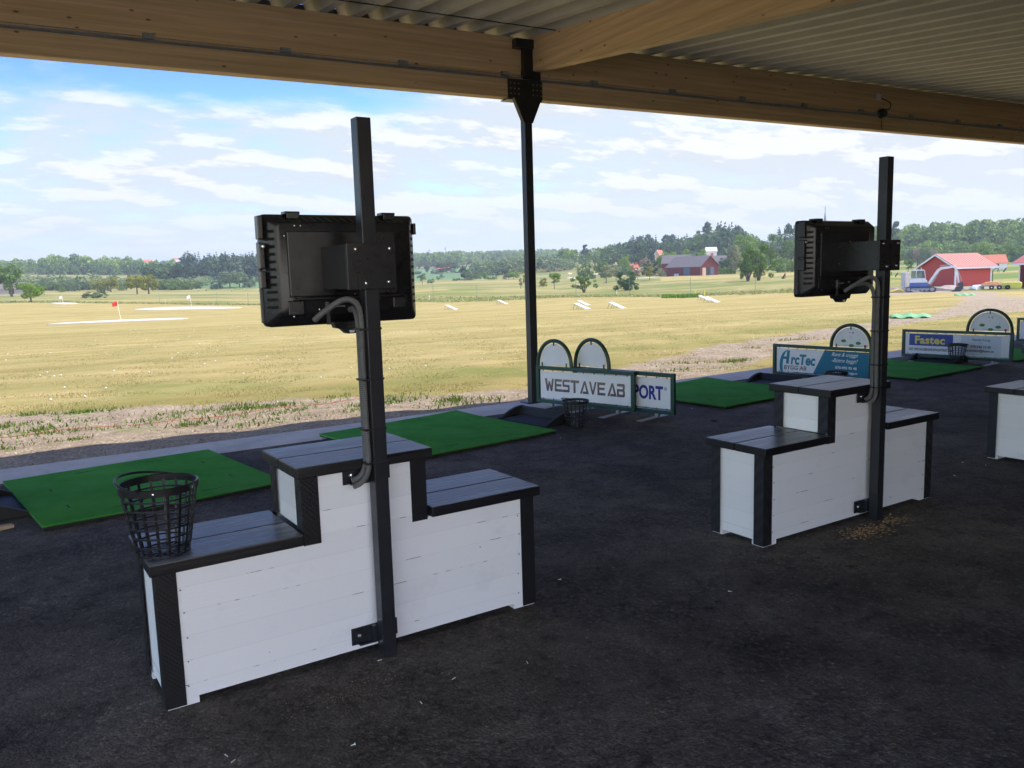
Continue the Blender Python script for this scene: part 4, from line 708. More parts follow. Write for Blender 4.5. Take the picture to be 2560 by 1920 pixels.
def excavator():
    p, vd, rd = frame_at(2303, 97); r = thing('mini_excavator', 'white and blue mini excavator with raised boom before the red shed', 'excavator', p, math.atan2(rd.y, rd.x))
    for y in (-.75, .42):
        mb = MB(); pts = [(1.35*math.cos(a)*1.0 if 0 else (1.12+.28*math.cos(a) if math.cos(a) > 0 else -1.12+.28*math.cos(a)), .28+.28*math.sin(a)) for a in [2*PI*k/24 for k in range(24)]]; mb.prism(pts, y, y+.34); t = mb.build('track', M['exdark'], r)
        mb = MB()
        for x in (-1.12, -.6, -.2, .2, .6, 1.12): rr = .2 if abs(x) > 1 else .11; mb.prism([(x+rr*math.cos(a), (.28 if abs(x) > 1 else .16)+rr*math.sin(a)) for a in [2*PI*k/12 for k in range(12)]], y-.02, y+.36)
        mb.box(-.85, .85, y-.012, y+.352, .24, .40); mb.build('roller', M['exgrey'], t)
    mb = MB(); mb.box(-.6, .6, -.45, .45, .3, .56); mb.build('undercarriage', M['exdark'], r)
    mb = MB(); mb.prism([(-1.02, .58), (.72, .58), (.78, .75), (.62, .98), (-.95, .98), (-1.05, .85)], -.78, .78); mb.build('engine_cover', M['exblue'], r, bevel=.03)
    mb = MB(); mb.prism([(-1.0, .985), (.62, .985), (.66, 1.1), (.42, 1.38), (-1.0, 1.38)], -.76, .78); mb.build('upper_body', M['exwhite'], r, bevel=.03)
    cab = [(-.95, 1.385), (.48, 1.385), (.52, 1.5), (.36, 2.22), (.24, 2.3), (-.9, 2.3), (-.95, 2.24)]; mb = MB(); fr = .07
    mb.prism([(-.97, 2.22), (.38, 2.22), (.28, 2.32), (-.93, 2.32)], -.74, .30)
    for y in (-.74, .24):
        for a, b in (((-.93, 1.385), (-.93, 2.24)), ((-.42, 1.385), (-.42, 2.24)), ((.48, 1.385), (.34, 2.24)), ((-.93, 1.42), (.48, 1.42))): mb.bar((a[0], y+.03, a[1]), (b[0], y+.03, b[1]), .06, .07, (0, 1, 0))
    cb = mb.build('cab', M['exwhite'], r, bevel=.012)
    mb = MB(); mb.prism([(-.9, 1.42), (.44, 1.42), (.31, 2.22), (-.9, 2.22)], -.70, .24); mb.build('cab_window', M['cabglass'], cb)
    mb = MB(); mb.box(-.5, -.35, -.3, .05, 1.385, 1.9); mb.build('seat', M['exdark'], cb)
    mb = MB(); mb.lathe([(0, .16), (.05, .15), (.06, 0)], 10, (-.55, -.5, 2.32)); mb.build('beacon', M['yellow'], cb)
    def limb(pts, w, mat, name, y0=-.11, y1=.11):
        mb = MB(); up = []; dn = []; pts = [(a, b, c*.8) for a, b, c in pts]
        for i, (x, z, h) in enumerate(pts):
            a = pts[max(i-1, 0)]; b = pts[min(i+1, len(pts)-1)]; d = Vector((b[0]-a[0], b[1]-a[1])).normalized(); up.append((x-d.y*h, z+d.x*h)); dn.append((x+d.y*h, z-d.x*h))
        for i in range(len(pts)-1): mb.prism([dn[i], dn[i+1], up[i+1], up[i]], y0, y1)
        return mb.build(name, mat, r)
    bo = limb([(.78, .85, .16), (1.15, 1.5, .15), (1.62, 2.22, .17), (1.9, 2.42, .17), (2.5, 2.48, .13), (3.12, 2.55, .10)], .2, M['exwhite'], 'boom')
    st = limb([(2.98, 2.62, .13), (3.2, 2.45, .14), (3.42, 1.7, .11), (3.52, 1.0, .09), (3.52, .75, .08)], .2, M['exwhite'], 'stick', -.09, .09)
    mb = MB(); mb.bar((.95, 0, .7), (1.45, 0, 1.55), .11, .11); mb.bar((1.2, 0, 1.1), (1.7, 0, 2.0), .06, .06); mb.build('boom_cylinder', M['exgrey'], bo)
    mb = MB(); mb.bar((1.75, 0, 2.66), (2.5, 0, 2.74), .1, .1); mb.bar((2.4, 0, 2.72), (3.0, 0, 2.76), .05, .05); mb.build('stick_cylinder', M['exgrey'], bo)
    mb = MB(); mb.bar((3.45, 0, 2.1), (3.75, 0, 1.3), .08, .08); mb.bar((3.7, 0, 1.4), (3.85, 0, .95), .05, .05); mb.build('bucket_cylinder', M['exgrey'], st)
    mb = MB(); mb.prism([(3.45, .85), (3.75, 1.0), (3.92, .95), (3.98, .6), (3.75, .5), (3.48, .62)], -.16, .16); mb.build('coupler', M['exdark'], r)
    mb = MB(); mb.prism([(3.3, .5), (3.95, .56), (3.98, .3), (3.7, .02), (3.1, -.02), (2.85, .08), (3.2, .2)], -.4, .4); mb.build('bucket', M['exdark'], r, bevel=.015)
    mb = MB(); mb.prism([(1.3, .05), (1.45, .05), (1.5, .45), (1.38, .42)], -.8, .8); mb.build('dozer_blade', M['exdark'], r)
def m_cabglass(): n = NT('cab_glass'); n.col((.30, .36, .34)); n.b.inputs['Transmission Weight'].default_value = .75; n.b.inputs['IOR'].default_value = 1.05; return n.set(.05)
M['cabglass'] = m_cabglass(); excavator()
pB, vd, rd = frame_at(2566, 103); lw = (vd*.75+rd*.66).normalized(); gw = Vector((-lw.y, lw.x, 0))
if gw.dot(rd) > 0: gw = -gw
c = pB+lw*4+(-gw)*0+gw*(-2.6)*-1*0; c = pB+rd*3.0+vd*2.4; c.z = pB.z
gable_house('dark_shed', 'dark red shed cut off by the right edge with white eaves', 'shed', c, math.atan2(vd.y*.8+rd.y*-.6, vd.x*.8+rd.x*-.6), 5.2, 5.0, 2.9, 1.6, M['darkred'], M['redroof'], .55, M['trim'])
def lump(name, u, r, w, d, h, mat, label, cat, seed=1, kind=None):
    p = at(u, r); bm = bmesh.new(); bmesh.ops.create_icosphere(bm, subdivisions=3, radius=1); rn = random.Random(seed); ph = [rn.uniform(0, 6) for _ in range(6)]
    for v in bm.verts: c_ = v.co; q = 1+.22*math.sin(c_.x*4+ph[0])*math.sin(c_.y*5+ph[1])+.12*math.sin(c_.z*9+ph[2]+c_.x*7); v.co = Vector((c_.x*w/2*q, c_.y*d/2*q, max(-.1, c_.z*h*q)))
    me = bpy.data.meshes.new(name); bm.to_mesh(me); bm.free(); me.materials.append(mat); me.polygons.foreach_set('use_smooth', np.ones(len(me.polygons), bool)); return tag(link(name, me, None, p, -math.atan2(*hdir(u))), label, cat, None, kind)
M['dirt'] = vary('dirt', (.36, .29, .23), .95, 0, 1.2, .3, .8, 3)
lump('dirt_heap', 2262, 97, 5.0, 1.8, .55, M['dirt'], 'low heap of pale dirt left of the excavator', 'dirt heap', 3); lump('dirt_heap', 2365, 100, 4.5, 1.8, .45, M['dirt'], 'low bank of grey earth under the excavator boom', 'dirt heap', 5); lump('dirt_heap', 2425, 101, 2.4, 1.2, .32, M['dirt'], 'small earth heap at the front wall of the red shed', 'dirt heap', 6)
p, vd, rd = frame_at(2264, 99); mb = MB(); mb.box(-.34, .34, -.25, .25, 0, 2.05); mb.box(-.42, .42, -.3, .3, -.1, .12); tag(mb.build('stone_pillar', M['gpaint'], None, p, bevel=.03), 'upright pale grey slab left of the excavator', 'slab')
p, vd, rd = frame_at(2236, 96); mb = MB(); P = lambda a, b, h: tuple(p+rd*a+vd*b+Vector((0, 0, h))); mb.tube(bz([P(-1.3, 0, .05), P(-.7, -.2, .2), P(-.65, 0, .7), P(-.2, .1, 1.15), P(.6, .1, 1.25)]), .05, 6); mb.tube(bz([P(-1.4, 0, .1), P(-.3, -.3, .15), P(.5, 0, .35), P(.9, .2, .1), P(.2, .4, .05)]), .09, 6); tag(mb.build('yellow_hose', M['yellow'], smooth=True), 'looped yellow hose on the ground left of the excavator', 'hose')
p, vd, rd = frame_at(2447, 101); r = thing('white_sack', 'white building sack lying before the red shed', 'sack', p); lmb = MB(); loft(lmb, [(rrect(-.8, .7, 0, .4, .12), -.3), (rrect(-.9, .8, 0, .5, .15), 0), (rrect(-.7, .7, 0, .38, .12), .35)]); lmb.build('sack_body', M['plastic_white'], r, smooth=True)
p, vd, rd = frame_at(2492, 101); r = thing('flat_trailer', 'flat trailer piled with orange netting and planks right of the red shed', 'trailer', p, math.atan2(rd.y, rd.x)); mb = MB(); mb.box(-1.4, 1.3, -.6, .6, .32, .42); mb.bar((1.3, 0, .36), (2.2, 0, .36), .08, .08); mb.build('trailer_bed', M['exgrey'], r)
for x in (-.35, .35, 1.1):
    mb = MB(); mb.lathe([(.07, -.09), (.24, -.09), (.24, .09), (.07, .09)], 14); mb.v = [(x+a, -.62+c_*.9, .22+b) for a, b, c_ in mb.v]; mb.build('wheel', M['rubber'], r)
mb = MB(); mb.box(-1.3, .9, -.45, .45, .42, .6); mb.prism([(-1.2, .6), (.5, .6), (.2, .82), (-.9, .78)], -.4, .4); mb.build('load', M['orange'], r, bevel=.03)
p, vd, rd = frame_at(2532, 101); r = thing('yellow_bundle', 'yellow wrapped bundle on the ground beside the dark shed', 'bundle', p, math.atan2(rd.y, rd.x)); mb = MB(); loft(mb, [(rrect(-.9, .9, .08, .72, .2), -.5), (rrect(-.95, .95, .05, .78, .22), 0), (rrect(-.9, .9, .08, .7, .2), .5)]); mb.build('wrap', M['straw'], r, smooth=True); mb = MB(); mb.box(-.95, .95, -.5, .5, -.05, .05); mb.build('pallet', M['chip'], r)
# ================================================================== FAR BUILDINGS
def house_px(name, label, cat, u, r, facing, w, l, h, rh, wall, roof, **k):
    p, vd, rd = frame_at(u, r); return gable_house(name, label, cat, p+Vector((0, 0, -.1)), math.atan2(rd.y, rd.x)+R_(facing), w, l, h, rh, wall, roof, **k)
house_px('barn', 'long dark red barn with grey tiled roof and open doorway', 'barn', 1731, 338, -40, 11.0, 17.0, 3.7, 3.9, M['darkred'], M['greyroof'], over=.5, openings=(('door', 3, -.9, 0, 2.2, 3.2, M['darkdoor']), ('door', 3, 1.6, 0, 2.2, 3.2, M['bluegrey']), ('door', 3, -3.2, 0, 2.0, 3.0, M['chip']), ('door', 0, 1.8, .2, 3.2, 3.0, M['bluegrey']), ('hatch', 0, -3.5, .0, 2.4, .9, M['gpaint'])))
house_px('farmhouse', 'cream farmhouse with grey hipped roof behind the barn', 'house', 1788, 395, 8, 9, 15, 3.6, 4.2, M['cream'], M['greyroof'], openings=(('window', 0, 2.6, 1.2, 1.1, 1.3, M['glass']), ('window', 0, 5.6, 1.2, 1.1, 1.3, M['glass']), ('window', 0, -2, 1.2, 1.1, 1.3, M['glass'])), chimney=(-1.5, 1.0))
house_px('white_roof_building', 'building with bright white roof behind the cream farmhouse', 'building', 1777, 440, 12, 4.5, 5.2, 10.2, 1.9, M['palewall'], M['whiteroof'], openings=(('window', 0, 0, 4, 1.2, 1.4, M['glass']),))
house_px('small_barn', 'grey roofed outbuilding half hidden by the left end of the barn', 'barn', 1692, 372, -6, 8, 12, 5.2, 3.4, M['darkred'], M['greyroof'], openings=(('door', 0, -2, 0, 2, 2.4, M['darkdoor']),))
house_px('red_cottage', 'red cottage with orange tiled roof and white window among trees', 'house', 1584, 455, 6, 4.6, 4.4, 3.4, 1.7, M['redwall'], M['tileroof'], openings=(('window', 0, .9, 1.4, 1.1, 1.2, M['palep']),), chimney=(1.5, .8))
house_px('dark_cottage', 'dark wooden cottage left of the red cottage', 'house', 1553, 462, 75, 4.5, 4.5, 3.6, 2.0, M['bluegrey'], M['greyroof'], openings=(('door', 3, 1.0, .3, 1.4, 2.4, M['trim']),))
house_px('orange_house', 'tall house with orange gable peeping over the trees left of the barn', 'house', 1648, 480, 50, 3.2, 3.4, 9.6, 2.0, M['orangewall'], M['tileroof'], trimm=M['trim'], openings=(('window', 2, 0, 6, 1.1, 1.4, M['glass']),))
house_px('red_roof_barn', 'far barn with bright red roof above a dark round tree', 'barn', 1112, 900, 4, 9, 14, 2.6, 4.0, M['darkred'], M['brightroof'], openings=(('door', 0, -3, 0, 3, 2.4, M['darkdoor']),))
house_px('apartment_block', 'far pale and orange apartment block above the wood, left one', 'building', 374, 1500, 20, 12, 22, zat(at(374, 1500).x, at(374, 1500).y, 653)-at(374, 1500).z, 2.5, M['orangewall'], M['tileroof'], openings=(('panel', 0, 8, 2, 4, 18, M['palewall']), ('window', 0, -4, 12, 3, 3, M['glass'])), group='apartment blocks over the wood')
house_px('apartment_block', 'far pale apartment block above the wood, right one', 'building', 444, 1500, 30, 8, 8, zat(at(444, 1500).x, at(444, 1500).y, 649)-at(444, 1500).z, 2.5, M['palewall'], M['tileroof'], openings=(('panel', 0, -2, 2, 3, 12, M['orangewall']), ('window', 0, 2, 10, 2, 2, M['glass'])), group='apartment blocks over the wood')
house_px('far_cottage', 'pale cottage with red roof right of the red shed', 'house', 2470, 330, 14, 7, 10, 2.6, 2.6, M['palewall'], M['tileroof'], openings=(('window', 0, 2, 1, 1.2, 1.2, M['glass']),))
house_px('far_stable', 'low building whose red roof shows just above the red shed ridge', 'building', 2398, 300, -4, 7, 10, 5.0, 1.2, M['darkred'], M['tileroof'], openings=(('door', 0, 2, 0, 2, 2, M['darkdoor']),))
house_px('left_cottage', 'low grey brown building among bushes at the far left edge', 'building', 12, 430, 5, 8, 16, 2.2, 2.8, M['exgrey'], M['greyroof'], openings=(('door', 0, 2, 0, 2, 2, M['darkdoor']),))
def spire():
    p = at(2060, 1200); r = thing('church_spire', 'slim dark church spire rising behind the second monitor', 'spire', p); top = zat(p.x, p.y, 522); b = zat(p.x, p.y, 560)-p.z; t = top-p.z
    mb = MB(); mb.lathe([(5.5, 0), (5.5, b*.72), (4.0, b*.9), (2.4, b), (.4, t-5), (.35, t-5)], 8); mb.build('steeple', M['slate'], r); mb = MB(); mb.tube([(0, 0, t-6), (0, 0, t+3)], .35, 6); mb.bar((-1.2, 0, t+1), (1.2, 0, t+1), .3, .3); mb.build('finial', M['slate'], r)
spire()
for u, v, l in ((1076, 621, 'faint radio mast on the far ridge, left one'), (1116, 616, 'radio mast on the far ridge, right one with antennas')):
    p = at(u, 1700); h = zat(p.x, p.y, v)-p.z; r = thing('radio_mast', l, 'mast', p, 0, 'radio masts on the ridge'); mb = MB(); mb.tube([(0, 0, 0), (0, 0, h)], [.9, .45], 6); mb.build('mast_pole', M['mast'], r); mb = MB(); mb.box(-1.3, 1.3, -1.3, 1.3, h-6, h-3); mb.build('antenna', M['mast'], r)
p = at(1770, 372); r = thing('flagpole', 'white flagpole with limp reddish pennant above the barn roof', 'flagpole', p); h = zat(p.x, p.y, 629)-p.z; mb = MB(); mb.tube([(0, 0, 0), (0, 0, h)], [.12, .06], 6); mb.build('pole', M['trim'], r); mb = MB(); mb.prism([(0, h-.6), (.35, h-1.4), (.3, h-4), (.05, h-4.6)], -.02, .02); mb.build('pennant', M['shirtr'], r)
# ================================================================== PEOPLE
def person_mesh(name, pose, mats, sy_=1):
    J = dict(pel=(0, 0, .95, .13), wa=(0, 0, 1.12, .125), ch=(.03, 0, 1.35, .15), nk=(.05, 0, 1.5, .06), hd0=(.06, 0, 1.58, .085), hd1=(.07, 0, 1.74, .085))
    for s, k in ((1, 'l'), (-1, 'r')):
        J['hip'+k] = (0, .09*s, .9, .095); J['kn'+k] = (.12*s*pose[0], .1*s, .5, .065); J['an'+k] = (.22*s*pose[0]-.05, .1*s, .08, .045); J['to'+k] = (.22*s*pose[0]+.12, .1*s, .03, .04)
        J['sh'+k] = (.03, .19*s, 1.42, .065); J['el'+k] = (pose[1]*.12, .24*s, 1.15, .048); J['ha'+k] = (pose[1]*.35, .2*s-(.12*s*pose[2]), .95+.1*pose[1], .04)
    Ed = [('pel', 'wa'), ('wa', 'ch'), ('ch', 'nk'), ('nk', 'hd0'), ('hd0', 'hd1')]
    for k in 'lr': Ed += [('pel', 'hip'+k), ('hip'+k, 'kn'+k), ('kn'+k, 'an'+k), ('an'+k, 'to'+k), ('ch', 'sh'+k), ('sh'+k, 'el'+k), ('el'+k, 'ha'+k)]
    ks = list(J); lean = pose[3]; me = bpy.data.meshes.new(name); me.from_pydata([(J[k][0]+lean*max(0, J[k][2]-.9), J[k][1], J[k][2]-.3*lean*max(0, J[k][2]-.9)) for k in ks], [(ks.index(a), ks.index(b)) for a, b in Ed], [])
    o = bpy.data.objects.new(name, me); COL.objects.link(o); o.modifiers.new('k', 'SKIN'); 
    for i, k in enumerate(ks): me.skin_vertices[0].data[i].radius = (J[k][3], J[k][3])
    me.skin_vertices[0].data[0].use_root = True; sb = o.modifiers.new('s', 'SUBSURF'); sb.levels = 1
    bpy.context.view_layer.update(); m2 = bpy.data.meshes.new_from_object(o.evaluated_get(bpy.context.evaluated_depsgraph_get())); bpy.data.objects.remove(o); m2.name = name; m2.materials.clear()
    for m in mats: m2.materials.append(m)
    for f in m2.polygons: z = f.center.z; y = abs(f.center.y); f.material_index = 2 if (z > 1.50-.3*lean or (y > .16 and z < 1.1)) else (1 if z > .93 else 0); f.use_smooth = True
    return m2
pw = person_mesh('person', (1, 1, 1, 0), [M['trous'], M['shirtw'], M['skin']]); pd = person_mesh('person', (1, .6, .3, .1), [M['trous'], M['bagblack'], M['skin']]); pb = person_mesh('person', (.5, 1, 1, .7), [M['trous'], M['shirtw'], M['skin']]); prd = person_mesh('person', (.6, .8, .6, .1), [M['shirtr'], M['shirtr'], M['skin']])
for u, r, me, a, l in ((494, 490, pw, 20, 'golfer in white top and dark trousers, leftmost on the far fairway'), (514, 490, pd, 150, 'golfer in dark top standing beside the leftmost golfer in white'), (577, 500, pb, 10, 'golfer in white bending forward on the far fairway'), (611, 505, pb, 170, 'golfer bending near the left edge of the near monitor'), (646, 480, pw, 60, 'golfer in white at the left edge of the near monitor'), (1964, 222, prd, 200, 'person in red clothing beside a golf bag left of the second monitor'), (2229, 283, pd, -20, 'golfer in dark clothes pulling a trolley left of the excavator'), (2497, 283, pd, 170, 'golfer in dark clothes pulling a trolley right of the red shed')):
    o = link('person', me, None, at(u, r)+Vector((0, 0, .02)), R_(a)-math.atan2(*hdir(u))); tag(o, l, 'person', 'golfers on the course'); o.scale = (1.12, 1.12, 1.02)
def make_trolley():
    r = thing('golf_trolley', None, 'golf trolley'); mb = MB(); mb.tube([(0, 0, .25), (.2, 0, .55), (.55, 0, 1.05)], [.16, .17, .13], 10); mb.build('golf_bag', M['bagblack'], r, smooth=True)
    for y in (-.3, .3): mb = MB(); mb.lathe([(.05, -.03), (.17, -.03), (.17, .03), (.05, .03)], 14); mb.v = [(a, y+c_, .17+b) for a, b, c_ in mb.v]; mb.build('wheel', M['rubber'], r)
    mb = MB(); mb.bar((0, -.3, .17), (0, .3, .17), .03, .03); mb.bar((0, 0, .2), (-.75, 0, .95), .03, .03); mb.bar((0, 0, .2), (.35, 0, .05), .03, .03); mb.build('handle', M['exgrey'], r); return r
tl = make_trolley()
for i, (u, r, a, l) in enumerate(((1958, 222, 30, 'golf bag on a trolley beside the person in red'), (2240, 283, 0, 'black golf trolley left of the excavator'), (2511, 283, 0, 'black golf trolley right of the red shed'))):
    t = tl if i == 0 else dup(tl); p = at(u, r); t.location = p; t.rotation_euler = (0, 0, -math.atan2(*hdir(u))+R_(a)); t.scale = (1.2,)*3; tag(t, l, group='golf trolleys')
# ================================================================== TREES
def leaves(cs, ns, sz, rng, asp=.7):
    n = len(cs); ns = ns/np.linalg.norm(ns, axis=1, keepdims=True); a = rng.normal(size=(n, 3)); t = np.cross(ns, a); t /= np.linalg.norm(t, axis=1, keepdims=True)+1e-9; b = np.cross(ns, t)
    s = (sz*rng.uniform(.6, 1.25, n))[:, None]; t = t*s; b = b*s*asp
    return np.stack([cs-t, cs-b*.9, cs+t, cs+b*.9], 1).reshape(-1, 3)
def blob_crown(rng, n, blobs, leaf):     # blobs: (x, y, z, r, rz)
    B = np.array(blobs); w = B[:, 3]**2; k = rng.choice(len(B), n, p=w/w.sum()); d = rng.normal(size=(n, 3)); d /= np.linalg.norm(d, axis=1, keepdims=True)
    q = rng.uniform(.55, 1.05, n)[:, None]; c = B[k, :3]+d*q*np.stack([B[k, 3], B[k, 3], B[k, 4]], 1); return leaves(c, d+rng.normal(size=(n, 3))*.55+np.array([0, 0, .25]), leaf, rng)
def crown(kind, seed, n, leaf):
    rng = np.random.default_rng(seed); u = rng.uniform
    if kind == 'round':
        bl = [(0, 0, .58, .30, .27)]
        for i in range(22): a = u(0, 2*PI); z = u(.28, .88); m = .36*math.sin(PI*min(1, (z-.12)/.86))**.6; r = u(.09, .17); bl.append((math.cos(a)*m, math.sin(a)*m, z, r, r*.85))
    elif kind == 'broad':
        bl = [(0, 0, .5, .28, .25)]
        for i in range(30): a = u(0, 2*PI); z = u(.12, .88); m = .40*math.sqrt(max(.05, 1-((z-.42)/.52)**2)); r = u(.07, .14); bl.append((math.cos(a)*m, math.sin(a)*m, z, r, r*.8))
    elif kind == 'bush':
        bl = [(0, 0, .3, .3, .28)]
        for i in range(24): a = u(0, 2*PI); z = u(.06, .82); m = .40*math.sqrt(max(.06, 1-(z/.98)**2)); r = u(.07, .14); bl.append((math.cos(a)*m, math.sin(a)*m, z, r, r))
    elif kind == 'tall':
        bl = []
        for i in range(26): a = u(0, 2*PI); z = u(.2, .92); m = .30*math.sin(PI*min(1, (z-.1)/.9))**.7; r = u(.09, .17); bl.append((math.cos(a)*m*u(.4, 1), math.sin(a)*m*u(.4, 1), z, r, r*.7))
    elif kind == 'young':
        bl = []
        for i in range(14): a = u(0, 2*PI); z = u(.36, .92); m = .32*math.sin(PI*(z-.28)/.74)**.7; r = u(.09, .16); bl.append((math.cos(a)*m*u(.3, 1), math.sin(a)*m*u(.3, 1), z, r, r*.75))
    elif kind == 'open':
        bl = []
        for i in range(30): a = u(0, 2*PI); m = u(.05, .45); z = .12+u(.1, .8)*(1-.5*m); r = u(.04, .10); bl.append((math.cos(a)*m, math.sin(a)*m, z, r, r*1.2))
    elif kind == 'spruce':
        z = rng.uniform(.06, 1, n)**.85; z = np.clip(z, .05, .995); tier = np.round(z*15)/15; R = .46*(1-tier)**.85*(.75+.5*rng.random(n))+.015; a = rng.uniform(0, 2*PI, n); q = rng.uniform(.25, 1, n)**.6
        c = np.stack([np.cos(a)*R*q, np.sin(a)*R*q, tier+.02-R*q*.22], 1); d = np.stack([np.cos(a)*.5, np.sin(a)*.5, np.full(n, .8)], 1)+rng.normal(size=(n, 3))*.35; return leaves(c, d, leaf, rng, .45)
    elif kind == 'pine':
        bl = [(.0, 0, .93, .14, .07)]
        for i in range(14): a = u(0, 2*PI); z = u(.48, .94); m = .26*(1.15-z)/.6; r = u(.08, .15); bl.append((math.cos(a)*m, math.sin(a)*m, z, r, r*.5))
    elif kind == 'baretop':
        bl = []
        for i in range(16): a = u(0, 2*PI); z = u(.55, .97); m = .25*(1.05-z)/.5; r = u(.05, .10); bl.append((math.cos(a)*m, math.sin(a)*m, z, r, r*.4))
    return blob_crown(rng, n, bl, leaf)
def trunk_mesh(kind, seed):
    rn = random.Random(seed); mb = MB(); top = {'round': .6, 'broad': .5, 'bush': .3, 'tall': .8, 'young': .75, 'open': .4, 'spruce': .97, 'pine': .92, 'baretop': .97}[kind]; r = {'young': .028, 'bush': .03, 'open': .025, 'spruce': .025, 'pine': .022, 'tall': .03, 'baretop': .02}.get(kind, .045)
    if kind in ('bush', 'open'):
        for i in range(7): a = rn.uniform(0, 6.28); m = rn.uniform(.1, .3); mb.tube([(0, 0, -.06), (math.cos(a)*m*.4, math.sin(a)*m*.4, top*.5), (math.cos(a)*m, math.sin(a)*m, top*1.6)], [r, r*.7, r*.25], 5)
    elif kind == 'broad':
        for i in range(5): a = i*1.26+rn.random(); mb.tube([(0, 0, -.05), (math.cos(a)*.06, math.sin(a)*.06, .14), (math.cos(a)*.2, math.sin(a)*.2, .45), (math.cos(a)*.3, math.sin(a)*.3, .7)], [r*.8, r*.6, r*.45, r*.15], 6)
    else:
        mb.tube([(0, 0, -.05), (rn.uniform(-.01, .01), 0, top*.5), (0, rn.uniform(-.02, .02), top)], [r, r*.75, r*.2], 7)
        if kind not in ('spruce',):
            for i in range(6): a = rn.uniform(0, 6.28); z = rn.uniform(.35, .75)*top/.8; mb.tube([(0, 0, z), (math.cos(a)*.2, math.sin(a)*.2, z+.14)], [r*.4, r*.12], 5)
    return mb.mesh('trunk', M['bark'], True)
QUADS = lambda n: np.arange(4*n).reshape(-1, 4)
PROTO = {}
def proto(kind, mat, lod, s):
    k = (kind, mat.name, lod, s)
    if k not in PROTO:
        n, lf = {0: (4200, .026), 1: (2000, .036), 2: (800, .055)}[lod]; sd = abs(hash(kind)) % 1 + sum(map(ord, kind))*7+s*31
        if kind in ('open', 'young'): n = int(n*.55)
        if kind in ('spruce',): lf *= .9
        PROTO[k] = (mesh_np('crown', crown(kind, sd, n, lf), QUADS(n), [mat]), PROTO.setdefault(('t', kind, s), None) or trunk_mesh(kind, sd))
        PROTO[('t', kind, s)] = PROTO[k][1]
    return PROTO[k]
NT_ = [0]
def tree(name, kind, mat, u, r, vtop, wpx, label, group=None, lod=1, dz=0):
    p = at(u, r); h = max(1.2, zat(p.x, p.y, vtop)-p.z-dz); w = wpx*pxm(u, r); NT_[0] += 1; s = NT_[0] % 3
    cm, tm = proto(kind, mat, lod, s); o = thing(name, label, 'bush' if ('bush' in name or 'shrub' in name) else 'tree', p+Vector((0, 0, dz)), NT_[0]*1.7, group)
    c = link('crown', cm, o); w2 = w*(1.22 if kind in ('bush', 'broad', 'open', 'spruce') else 1.5); c.scale = (w2, w2, h*1.03); t = link('trunk', tm, o); t.scale = (h*.9 if kind not in ('bush', 'open') else w,)*2+(h,)
    return o
T = tree
T('tall_tree', 'round', G_ROUND, 27, 350, 660, 44, 'tall tree with bare lower trunk at the far left edge'); T('round_tree', 'round', G_LIGHT, 74, 200, 704, 44, 'small rounded tree standing alone left of the gravel circles', lod=0); T('low_shrub', 'bush', G_WILLOW, 237, 280, 725, 54, 'low wide grey green shrub left of the red flag')
T('maple_tree', 'round', G_YEL, 276, 480, 692, 38, 'yellow green round tree above the red flag'); T('maple_tree', 'round', G_YEL, 243, 500, 699, 30, 'smaller yellow green tree left of the one above the red flag'); T('maple_tree', 'round', G_YEL, 341, 400, 686, 42, 'yellow green maple with clear trunk, left one of a pair'); T('maple_tree', 'round', G_YEL, 370, 410, 687, 36, 'yellow green maple, right one of a pair')
for u, v, w in ((306, 707, 20), (398, 698, 34), (427, 694, 42), (448, 702, 26), (463, 699, 30), (492, 702, 28)): T('hedge_bush', 'bush', G_ROUND, u, 530+u % 17, v, w, 'round green bush in the row beneath the dark spruce wood', 'round bushes beneath the spruce wood')
for u, v, w, m in ((100, 708, 30, G_ROUND), (112, 690, 20, G_WILLOW), (128, 706, 36, G_WILLOW), (148, 697, 30, G_ROUND), (168, 696, 26, G_WILLOW), (186, 700, 30, G_WILLOW), (197, 686, 14, G_DARK), (206, 704, 34, G_DARK), (222, 698, 28, G_WILLOW), (60, 712, 26, G_WILLOW), (40, 716, 30, G_DARK), (5, 716, 36, G_WILLOW), (85, 716, 30, G_DARK), (255, 712, 30, G_DARK)): T('thicket_bush', 'bush', m, u, 520+u % 23, v, w, 'grey green bush in the thicket below the left meadow', 'thicket bushes below the meadow')
T('bright_bush', 'bush', G_LIGHT, 154, 480, 715, 16, 'small bright green bush before the left thicket'); T('meadow_bush', 'bush', G_WILLOW, 285, 800, 683, 28, 'dark low bush on the meadow slope above the yellow trees'); T('meadow_bush', 'round', G_WILLOW, 248, 760, 689, 14, 'small round tree on the meadow slope')
T('willow_bush', 'bush', G_DARK, 541, 540, 699, 28, 'dark round bush left of the big pale tree by the near monitor'); T('willow_tree', 'round', G_WILLOW, 574, 550, 676, 42, 'large pale grey green tree left of the near monitor'); T('willow_tree', 'round', G_WILLOW, 598, 560, 679, 32, 'second pale grey green tree nearer the near monitor'); T('willow_bush', 'bush', G_WILLOW, 622, 560, 694, 28, 'pale bush touching the left edge of the near monitor')
T('field_tree', 'young', G_WILLOW, 1055, 420, 684, 22, 'small olive tree right of the near monitor'); T('field_shrub', 'bush', G_WILLOW, 1077, 440, 695, 16, 'low shrub right of the small olive tree'); T('field_tree', 'young', G_WILLOW, 1096, 520, 690, 13, 'tiny tree before the green crop field'); T('field_tree', 'young', G_WILLOW, 1105, 560, 686, 13, 'tiny tree beside another before the green crop field')
